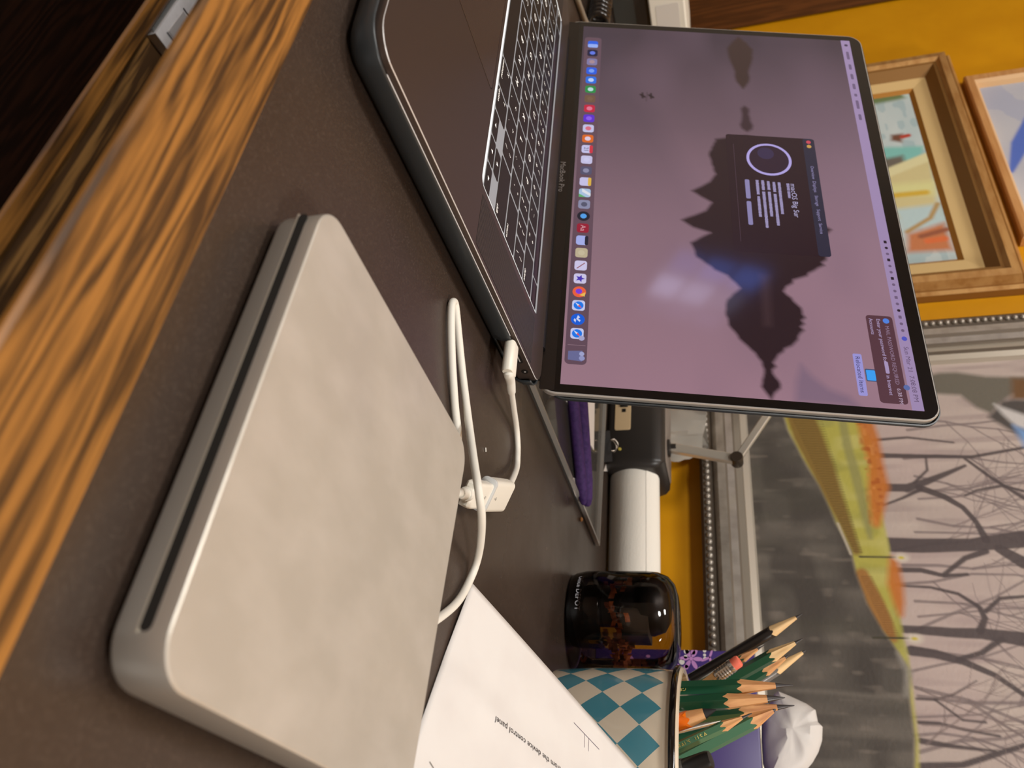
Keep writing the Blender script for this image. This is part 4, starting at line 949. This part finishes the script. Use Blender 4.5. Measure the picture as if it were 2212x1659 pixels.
# ================================================================== PACKET on the pull-out shelf
pk = thing('plastic_packet', 'flat white packet in clear plastic on the pull-out shelf under the desk edge', 'packet')
za, zb = -56.8, -53.2
k0, k1, k2 = np.array(g(336, 72, zb)), np.array(g(372, 112, zb)), np.array(g(395, 0, zb))
e_a = (k1-k0)/np.linalg.norm(k1-k0); e_b = np.array([-1., .02, 0]); e_a = np.array([-.1, 1., 0]); e_a /= np.linalg.norm(e_a)
def pkp(a, b_, z): q = k0+e_a*a+e_b*b_; return (q[0], q[1], z)
obj('packet_body', *loft([[pkp(a, b_, z) for a, b_ in ((0, 0), (70, 0), (70, 120), (0, 120))] for z in (za, zb)]), mat('white_packet_card', c(232, 228, 228), .3, noise=(120, c(214, 210, 210), .4, .6), coat=.5), pk)
obj('clear_flap', *loft([[pkp(a, b_, z) for a, b_ in ((-6.5, 1), (0, 1), (0, 119), (-6.5, 119))] for z in (zb-1.2, zb-.9)]), clear('flap_film', (.85, .8, .76, 1), 1.5, .1, .18), pk)
for b0 in (5, 21):
    obj('printed_stroke', *loft([[pkp(a, b_, z) for a, b_ in ((3.0, b0), (11.5, b0+.2), (11.5, b0+1.0), (3.0, b0+.8))] for z in (zb+.01, zb+.06)]), M_ink, pk)
obj('inner_pouch', *loft([[pkp(a, b_, z) for a, b_ in ((3.2, 6.2), (9, 6.6), (9.5, 20), (3.6, 20))] for z in (zb+.01, zb+.3)]), mat('pale_grey_pouch', c(186, 180, 178), .25, coat=.6), pk)

# ================================================================== PICTURES ON THE WALL
def framed(name, label, x0, x1, z0, z1, prof, mats, cat='painting', group=None):
    """prof = [(inset, stand-off from wall, material index of the strip that follows)]"""
    o = thing(name, label, cat, ((x0+x1)/2, YW, z0), group=group)
    ox, oz = (x0+x1)/2, z0
    names = ('frame_rail',)*4
    for side in range(4):
        gq = G()
        for k in range(len(prof)-1):
            pts = []
            for (i, d_, _) in (prof[k], prof[k+1]):
                cs_ = [(x0+i, z0+i), (x1-i, z0+i), (x1-i, z1-i), (x0+i, z1-i)]; a, b_ = cs_[side], cs_[(side+1) % 4]
                pts.append([(a[0]-ox, -d_, a[1]-oz), (b_[0]-ox, -d_, b_[1]-oz)])
            gq.add(([pts[0][0], pts[0][1], pts[1][1], pts[1][0]], [(0, 1, 2, 3)]), prof[k][2])
        gq.make('frame_rail', mats, o)
    return o, ox, oz
M_g1 = mat('aged_gilt', c(206, 158, 96), .36, .35, noise=((30, 90, 90), c(178, 126, 66), .4, .7))
M_g2 = mat('dark_shade_gilt', c(148, 106, 52), .42, .3); M_g3 = mat('cream_liner', c(232, 198, 136), .7, bump=(700, .3)); M_g4 = mat('brown_gilt_lip', c(186, 128, 50), .4, .3)
prof = [(0, .5, 1), (0, 12, 0), (4, 15, 1), (7, 14, 0), (10, 26, 0), (19, 27, 0), (23, 22, 1), (27, 22, 1), (38, 9, 2), (56, 6.5, 3), (62, 2.5, 0)]  # scoop strips take the darker gilt, their shade put into the colour
gx0, gx1, gz0, gz1 = -1110., -661., 120., 452.
fr, ox, oz = framed('gilt_painting', 'small beach painting in a wide gilt frame with cream liner', gx0, gx1, gz0, gz1, prof, [M_g1, M_g2, M_g3, M_g4])
cv = Canvas(gx0+60, gx1-60, gz0+60, gz1-60, .7, (196, 214, 214))
q_ = lambda px, py: (gy(px, py, 787)[0], gy(px, py, 787)[2])
cv.mix(cv.noise(40, 14, 1)*.6, (224, 230, 226)); cv.mix((cv.noise(22, 9, 2) > .62)*.5, (160, 190, 196))
def poly(pts, col, soft=4, a=1.): cv.mix(cv.inside([q_(*p) for p in pts], soft)*a, col)
poly([(1860, 180), (1990, 160), (1975, 205), (1940, 215), (1860, 230)], (120, 140, 92)); poly([(1930, 165), (1985, 160), (1980, 185), (1945, 190)], (170, 160, 90), 5)
cv.stroke([q_(*p) for p in ((1935, 170), (1955, 200), (1990, 220))], [10, 14], (206, 226, 220), 5)
poly([(1900, 318), (1995, 315), (1990, 350), (1900, 355)], (140, 206, 196)); poly([(1900, 345), (1950, 335), (1960, 362), (1900, 370)], (120, 112, 100))
poly([(1900, 375), (2010, 330), (2030, 470), (1900, 470)], (222, 208, 152), 5); cv.stroke([q_(1905, 378), q_(2005, 338)], 16, (236, 228, 176), 5)
poly([(1900, 400), (2020, 390), (2020, 420), (1900, 420)], (232, 228, 160), 7); cv.stroke([q_(1900, 425), q_(2000, 415)], 9, (224, 186, 70), 5)
poly([(1930, 452), (2025, 440), (2050, 480), (1960, 500)], (196, 218, 218), 5); cv.stroke([q_(1960, 500), q_(2010, 470), q_(2025, 440)], 6, (190, 156, 100), 4)
poly([(1960, 505), (2040, 480), (2060, 540), (1960, 545)], (206, 130, 86), 5); cv.stroke([q_(1990, 510), q_(2045, 495)], 7, (160, 96, 70), 4); cv.stroke([q_(2005, 520), q_(2040, 515)], 9, (230, 120, 70), 4)
poly([(1925, 291), (1950, 288), (1948, 307), (1925, 303)], (128, 86, 66), 3); cv.stroke([q_(1950, 295), q_(1962, 292)], 7, (196, 70, 48), 3)
cv.make('canvas', lambda X, Y: np.stack([X-ox, np.full_like(X, -2.6), Y-oz], -1), painted('beach_oil_paint', .5, bump=.3), fr)

M_b1 = mat('honey_wood', c(204, 150, 92), .4, noise=((20, 200, 200), c(184, 126, 70), .4, .7)); M_b2 = mat('pale_wood_lip', c(222, 180, 130), .4)
fr, ox, oz = framed('blue_painting', 'blue and grey abstract painting in a thin honey wood frame', -1052, -735, 459, 760, [(0, .5, 0), (0, 14, 0), (2, 16, 0), (11, 15, 1), (15, 11, 1), (17, 4, 0)], [M_b1, M_b2])
cv = Canvas(-1036, -751, 475, 745, .6, (186, 188, 200))
cv.mix(cv.noise(50, 60, 4)*.7, (206, 204, 204)); cv.mix((cv.noise(30, 70, 5) > .6)*.35, (150, 160, 196))
q_ = lambda px, py: (gy(px, py, 786)[0], gy(px, py, 786)[2])
cv.mix(np.clip(.5-cv.dist([q_(2185, 370), q_(2205, 310), q_(2240, 260)], [6, 22, 30])/4, 0, 1), (92, 118, 200))
cv.mix(np.clip((cv.X+860)/80, 0, 1)*.6, (222, 222, 222))
cv.make('canvas', lambda X, Y: np.stack([X-ox, np.full_like(X, -4.2), Y-oz], -1), painted('blue_oil_paint', .5, bump=.2), fr)

M_s1 = mat('worn_silver_leaf', c(186, 178, 166), .34, .55, noise=((60, 60, 60), c(160, 150, 138), .4, .7)); M_s2 = mat('darker_silver', c(120, 110, 98), .4, .5)
M_s3 = mat('shaded_brown_edge', c(78, 56, 36), .55); M_s4 = mat('white_gold_lip', c(190, 180, 164), .35, .4)  # brown outer edge is silver in shadow, the shade put into its colour
PX0, PX1, PZ0, PZ1 = -622., 140., 84., 640.
prof = [(0, .5, 2), (0, 17, 2), (3, 19, 1), (12, 19, 1), (14, 17, 0), (19, 25, 0), (27, 25, 1), (29, 21, 0), (36, 20, 1), (38, 15, 3), (44, 16, 1), (45, 11, 3), (51, 9, 3), (53, 3, 1)]  # grooves and bead bed in the darker silver
fr, ox, oz = framed('forest_painting', 'large painting of bare trees above a dark road in a beaded silver frame', PX0, PX1, PZ0, PZ1, prof, [M_s1, M_s2, M_s3, M_s4])
bme = None
for k in range(62+58):
    if k < 62: p = (PX0+7.5-ox, -19.2, 6+k*7.4)
    else: p = (PX0+7.5+7.4*(k-61)-ox, -19.2, 7.5)
    if bme is None:
        vf = lathe([(.8, -3.0), (2.6, -2), (3.3, 0), (2.6, 2), (.8, 3.0)], 8); ob = obj('bead', *vf, M_s1, fr, 60); bme = ob.data
    else: ob = bpy.data.objects.new('bead', bme); COL.objects.link(ob); ob.parent = fr
    ob.location = [q*S for q in p]
cx0, cx1, cz0, cz1 = PX0+52, PX1-52, PZ0+52, PZ1-52
cv = Canvas(cx0, cx1, cz0, cz1, .95, (188, 171, 162))
q_ = lambda px, py: (gy(px, py, 786)[0], gy(px, py, 786)[2])
qq = lambda pts: [q_(*p) for p in pts]
cv.mix((cv.noise(8, 50, 1)-.35)*1.2, (204, 188, 176)); cv.mix(np.clip(cv.noise(7, 60, 2)*4-2.3, 0, 1)*.5, (158, 140, 136)); cv.mix(np.clip(cv.noise(60, 50, 8)*3-1.2, 0, 1)*.35, (196, 172, 168))
tk = (84, 74, 74)
rs = np.random.default_rng(4)
def limb(p, ang, L, wd, dep, col):
    P = [p]; a = ang
    for k in range(4):
        a += (rs.random()-.5)*.5; P.append((P[-1][0]+L/4*math.sin(a), P[-1][1]+L/4*math.cos(a)))
    cv.stroke(P, [wd, wd*.5], col, 1.3, .8)
    if dep > 0:
        for k in range(3): j = 1+rs.integers(0, 4); limb(P[j], a+(rs.random()-.5)*1.7, L*.62, wd*.5, dep-1, col)
for k in range(22):
    p = q_(1930+rs.random()*60, 890+k*36+rs.random()*30); limb(p, (rs.random()-.5)*.5, 90+rs.random()*80, 2.0+1.6*rs.random(), 2, (126, 112, 110))
for (pts, wd) in (((((1870, 1174), (1990, 1178), (2100, 1176), (2212, 1164))), [15, 15, 13, 17]), (((2130, 1165), (2108, 1125), (2080, 1095), (2040, 1072), (1985, 1052)), [7, 4, 6, 7]),
                  (((1880, 1052), (1960, 1053), (2000, 1040), (2045, 1022), (2085, 1005)), [9, 9, 6, 3]), (((1990, 1056), (1950, 1075), (1905, 1092)), [4, 2]),
                  (((1893, 983), (2000, 985), (2100, 986), (2212, 966)), [6, 4, 3]), (((2000, 985), (2003, 1015), (1975, 1042)), [2, 3]), (((1884, 950), (1960, 944), (2060, 955)), [3.5, 2]),
                  (((2085, 990), (2140, 1030), (2212, 1075)), [3, 4]), (((2085, 1070), (2110, 1058), (2165, 1048), (2212, 1060)), [2, 3]),
                  (((1920, 1230), (1990, 1231), (2040, 1243), (2090, 1240)), [5, 5, 4, 3]), (((2040, 1240), (2085, 1205), (2130, 1190)), [4, 6]), (((2160, 1185), (2212, 1215)), [9, 12]),
                  (((1935, 1264), (2010, 1268), (2070, 1282), (2115, 1310), (2128, 1335), (2118, 1362)), [2, 3, 4, 7]), (((2130, 1320), (2160, 1292), (2212, 1288)), [4, 3]),
                  (((1945, 1358), (2010, 1362), (2060, 1366), (2120, 1368), (2212, 1380)), [7, 9, 9, 13]), (((1968, 1405), (2020, 1412), (2080, 1428), (2150, 1458), (2212, 1500)), [9, 8, 5, 4]),
                  (((2070, 1424), (2120, 1410), (2165, 1380)), [4, 5]), (((1980, 1509), (2020, 1511), (2060, 1500), (2110, 1470)), [2, 2, 1]), (((2020, 1511), (2080, 1555), (2130, 1560)), [2, 2]),
                  (((1985, 1560), (2030, 1562), (2080, 1575), (2160, 1590)), [3, 2]), (((1990, 1600), (2060, 1612), (2150, 1622)), [5, 2]), (((1990, 1655), (2080, 1652), (2212, 1610)), [6, 4])):
    cv.stroke(qq(pts), wd, tk, 1.6, .95)
for k in range(7): p = q_(1975+rs.random()*60, 1480+k*60+rs.random()*30); limb(p, (rs.random()-.5)*1.2, 60+rs.random()*50, 1.8, 2, (128, 112, 108))
road = [(1600, 860), (1685, 870), (1700, 925), (1730, 985), (1770, 1050), (1806, 1130), (1838, 1190), (1848, 1235), (1872, 1300), (1905, 1360), (1940, 1408), (1958, 1440), (1966, 1520), (1976, 1600), (1974, 1700), (1970, 2600), (1500, 2600), (1500, 860)]
grs = [(1685, 830), (1840, 830), (1850, 890), (1882, 950), (1893, 1000), (1898, 1060), (1908, 1120), (1920, 1180), (1928, 1240), (1938, 1290), (1944, 1330), (1952, 1380), (1962, 1420), (1972, 1500), (1984, 1600), (1986, 1700), (1990, 2600)]
cv.mix(cv.inside(qq(grs+road[::-1]), 2), (184, 176, 84)); cv.mix(cv.inside(qq(grs+road[::-1]), 2)*np.clip(cv.noise(10, 26, 6)*3-1.3, 0, 1)*.6, (204, 196, 120)); cv.mix(cv.inside(qq(grs+road[::-1]), 2)*np.clip(cv.noise(14, 14, 16)*4-2.4, 0, 1)*.5, (150, 146, 74))
cv.stroke(qq(((1810, 860), (1830, 960), (1850, 1030), (1868, 1110), (1880, 1160))), [8, 10, 5], (150, 146, 92), 4, .8)
for pts, wd in ((((1855, 860), (1868, 905), (1880, 950), (1893, 1000), (1898, 1050), (1895, 1095), (1893, 1130)), [26, 16, 18, 14, 20, 14, 8]), (((1930, 1210), (1934, 1260), (1942, 1300), (1946, 1325)), [8, 14, 10, 5])):
    cv.stroke(qq(pts), wd, (200, 118, 48), 7, .95); 
cv.mix(np.clip(cv.noise(4, 5, 9)*4-2.2, 0, 1)*cv.inside(qq([(1840, 860), (1905, 990), (1910, 1130), (1880, 1130), (1868, 1000)]), 3)*.7, (170, 84, 34)); cv.mix(np.clip(cv.noise(5, 4, 19)*4-2.4, 0, 1)*cv.inside(qq([(1840, 860), (1900, 990), (1905, 1130), (1885, 1130), (1868, 1000)]), 3)*.6, (222, 150, 80))
cv.stroke(qq(((1718, 870), (1745, 940), (1776, 1010), (1800, 1070), (1826, 1130), (1850, 1190))), [28, 30, 24, 18, 12, 8], (140, 112, 56), 5)
cv.stroke(qq(((1862, 1240), (1890, 1300), (1912, 1345), (1930, 1380))), [12, 16, 14, 6], (166, 118, 62), 4)
for t in np.linspace(0, 1, 60):
    px = 1718+(1850-1718)*t**.95; py = 870+(1190-870)*t; wdh = 30-22*t; cv.stroke(qq(((px-wdh*.8, py), (px+wdh*1.5, py+2))), .9, (86, 66, 36), 1, .7)
for t in np.linspace(0, 1, 30): px = 1868+60*t; py = 1245+130*t; cv.stroke(qq(((px-8, py), (px+16, py))), .8, (110, 70, 40), 1, .6)
cv.mix(cv.inside(qq(road), 2), (92, 86, 79)); rd = cv.inside(qq(road), 2)
cv.mix(rd*(cv.noise(9, 46, 12)-.35)*1.0, (124, 116, 106)); cv.mix(rd*np.clip(cv.noise(34, 22, 13)*3-1.3, 0, 1)*.6, (66, 60, 56)); cv.mix(rd*np.clip(cv.noise(6, 16, 14)*4-2.9, 0, 1)*.4, (146, 134, 122)); cv.mix(rd*np.clip(cv.noise(14, 60, 15)*3-1.6, 0, 1)*.4, (84, 80, 70))
cv.stroke(qq(((1700, 1490), (1790, 1494), (1880, 1503), (1950, 1506))), 3.2, (124, 116, 106), 4, .7)
cv.stroke(qq(((1810, 1130), (1838, 1196))), 2, (196, 184, 164), 2); cv.stroke(qq(((1938, 1410), (1962, 1450), (1958, 1500))), [3, 7, 5], (150, 144, 134), 4, .7)
for px, py in ((1947, 1204), (1976, 1379)):
    cv.stroke(qq(((px-90, py-2), (px-12, py-1))), 1.8, (70, 66, 50), 1); x, z = q_(px, py); cv.mix(np.clip(1.6-np.hypot((cv.X-x)/4, (cv.Y-z)/6), 0, 1)*.7, (226, 216, 196)); cv.mix(np.clip(1.4-np.hypot((cv.X-x)/1.6, (cv.Y-z)/2.8), 0, 1), (206, 186, 60))
cv.mix(cv.inside(qq([(1960, 818), (2030, 804), (2066, 803), (2130, 812), (2330, 816), (2330, 850), (2190, 850), (2160, 870), (2142, 893), (2110, 880), (2075, 853), (2020, 850), (1960, 860)]), 3), (112, 106, 94))
cv.mix(cv.inside(qq([(2186, 816), (2300, 816), (2300, 866), (2186, 862)]), 4), (116, 84, 54))
cv.mix(cv.inside(qq([(2135, 900), (2165, 865), (2190, 862), (2330, 868), (2330, 1000), (2200, 940)]), 3), (84, 78, 74))
cv.mix(cv.inside(qq([(2148, 872), (2170, 880), (2300, 925), (2300, 960), (2195, 920), (2165, 893)]), 3), (206, 200, 196)); cv.mix(cv.inside(qq([(2190, 918), (2300, 960), (2300, 1000), (2212, 962)]), 4), (122, 158, 206))
cv.make('canvas', lambda X, Y: np.stack([X-ox, np.full_like(X, -3.2), Y-oz], -1), painted('forest_oil_paint', .55, bump=.25), fr)
